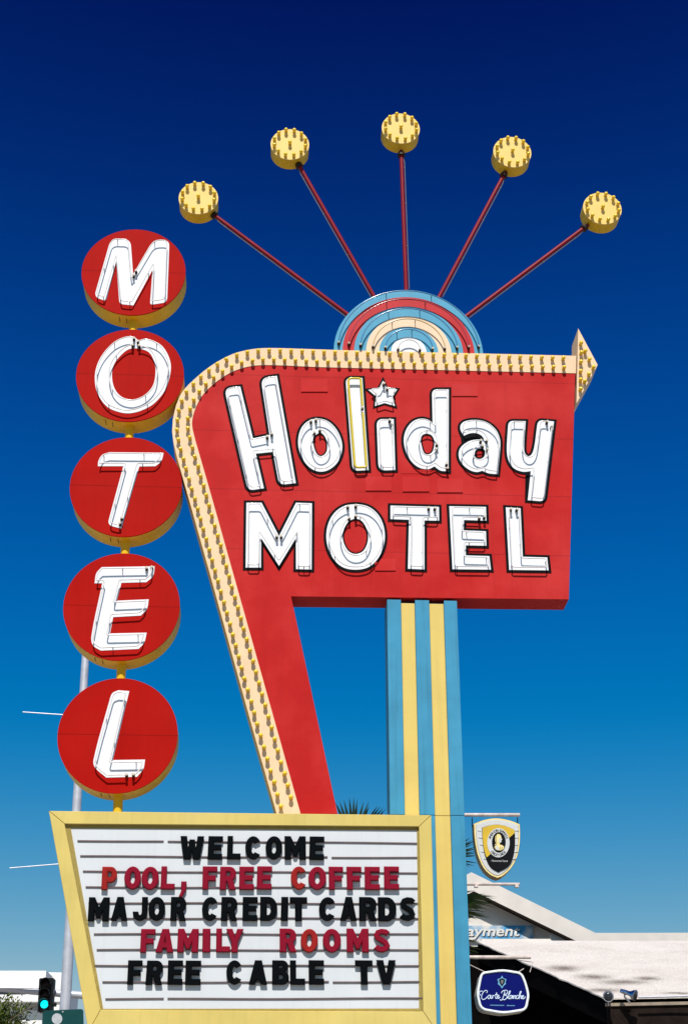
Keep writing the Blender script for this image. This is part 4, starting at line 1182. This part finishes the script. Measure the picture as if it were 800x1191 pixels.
frond((446, 1000), (.2, .1, 1), .66, sp=160, Y=18.3, n=32, mt='frond_shade')
frond((512, 1002), (.9, -.1, .45), .52, (.2, -.7, .7), sp=120)
frond((516, 1046), (1, -.2, -.02), .66, (.1, -.45, .9), sp=130)
frond((512, 1060), (1, .1, .12), .60, (.1, -.45, .9), sp=120, Y=18.2)
frond((506, 1096), (1, -.2, -.15), .56, (.2, -.6, .8), sp=150)
for k in range(14):
    a = R(k * 26 + 10); el_ = R(random.uniform(-20, 35))
    dv = Vector((math.cos(a) * math.cos(el_), math.sin(a) * math.cos(el_), math.sin(el_)))
    h = Vector((pc.x, FY, pc.z)) + Vector((dv.x * .45, dv.y * .7, dv.z * .5))
    if dv.x > .5: continue
    build('frond', fan(h, dv, (dv.y, -dv.x, 1.4), .5), M['frond'], palm)

# ------------------------------------------------------------------ light, sky, camera
SUN_EL, SUN_AZ_FROM_BACK = R(52), R(2)        # the sun stands behind the camera, very slightly to the left
sdir = Vector((-math.sin(SUN_AZ_FROM_BACK) * math.cos(SUN_EL), -math.cos(SUN_AZ_FROM_BACK) * math.cos(SUN_EL), math.sin(SUN_EL)))
sl_ = bpy.data.lights.new('sun', 'SUN'); sl_.energy = 4.6; sl_.angle = R(.53); sl_.color = (1, .965, .90)
so_ = bpy.data.objects.new('sun', sl_); C.objects.link(so_); so_.rotation_euler = sdir.to_track_quat('Z', 'Y').to_euler(); so_.location = (0, -20, 40)
w = bpy.data.worlds.new('World'); bpy.context.scene.world = w; w.use_nodes = True
N = w.node_tree.nodes; K = w.node_tree.links
bg = N['Background']
sky = N.new('ShaderNodeTexSky'); sky.sky_type = 'NISHITA'; sky.sun_disc = False
sky.sun_elevation = SUN_EL; sky.sun_rotation = math.atan2(sdir.x, sdir.y)
sky.air_density = 1.0; sky.dust_density = .3; sky.ozone_density = 4.0; sky.altitude = 300
# polarised, contrasty blue: the physical sky through a per-channel response
sp = N.new('ShaderNodeSeparateColor'); K.new(sky.outputs[0], sp.inputs[0])
cb = N.new('ShaderNodeCombineColor')
EXPO = .35
def mth(op, a, b=None):
    n_ = N.new('ShaderNodeMath'); n_.operation = op
    for q_, v_ in enumerate((a, b)):
        if v_ is None: continue
        if isinstance(v_, (int, float)): n_.inputs[q_].default_value = v_
        else: K.new(v_, n_.inputs[q_])
    return n_.outputs[0]
GAIN = .1 * 2 ** EXPO
r_ = mth('MULTIPLY', mth('POWER', mth('MAXIMUM', mth('SUBTRACT', sp.outputs[0], 1.45), 0.0), 1.6), .128)
r_ = mth('MINIMUM', mth('MAXIMUM', r_, .0004), .34)
g_ = mth('MULTIPLY', mth('SUBTRACT', sp.outputs[1], 1.10), .122)
g_ = mth('MINIMUM', mth('MAXIMUM', g_, .009), .50)
b_ = mth('EXPONENT', mth('MULTIPLY', mth('SUBTRACT', sp.outputs[2], 2.05), -.64))
b_ = mth('MAXIMUM', mth('MULTIPLY', mth('SUBTRACT', 1.0, b_), .60), .09)
for k, v_ in enumerate((r_, g_, b_)): K.new(mth('DIVIDE', v_, GAIN), cb.inputs[k])
K.new(cb.outputs[0], bg.inputs[0])
bg.inputs[1].default_value = .10

cd = bpy.data.cameras.new('camera'); co = bpy.data.objects.new('camera', cd); C.objects.link(co)
co.location = CAM; co.rotation_euler = (math.pi / 2 + TH, 0, 0)
cd.sensor_fit = 'VERTICAL'; cd.sensor_height = 36; cd.lens = F / 1191 * 36; cd.clip_end = 3000; cd.clip_start = .1
sc = bpy.context.scene; sc.camera = co
sc.render.resolution_x = 687; sc.render.resolution_y = 1024
sc.view_settings.view_transform = 'Standard'; sc.view_settings.look = 'None'; sc.view_settings.exposure = EXPO; sc.view_settings.gamma = 1
for o in bpy.data.objects:
    if 'base' in o: del o['base']
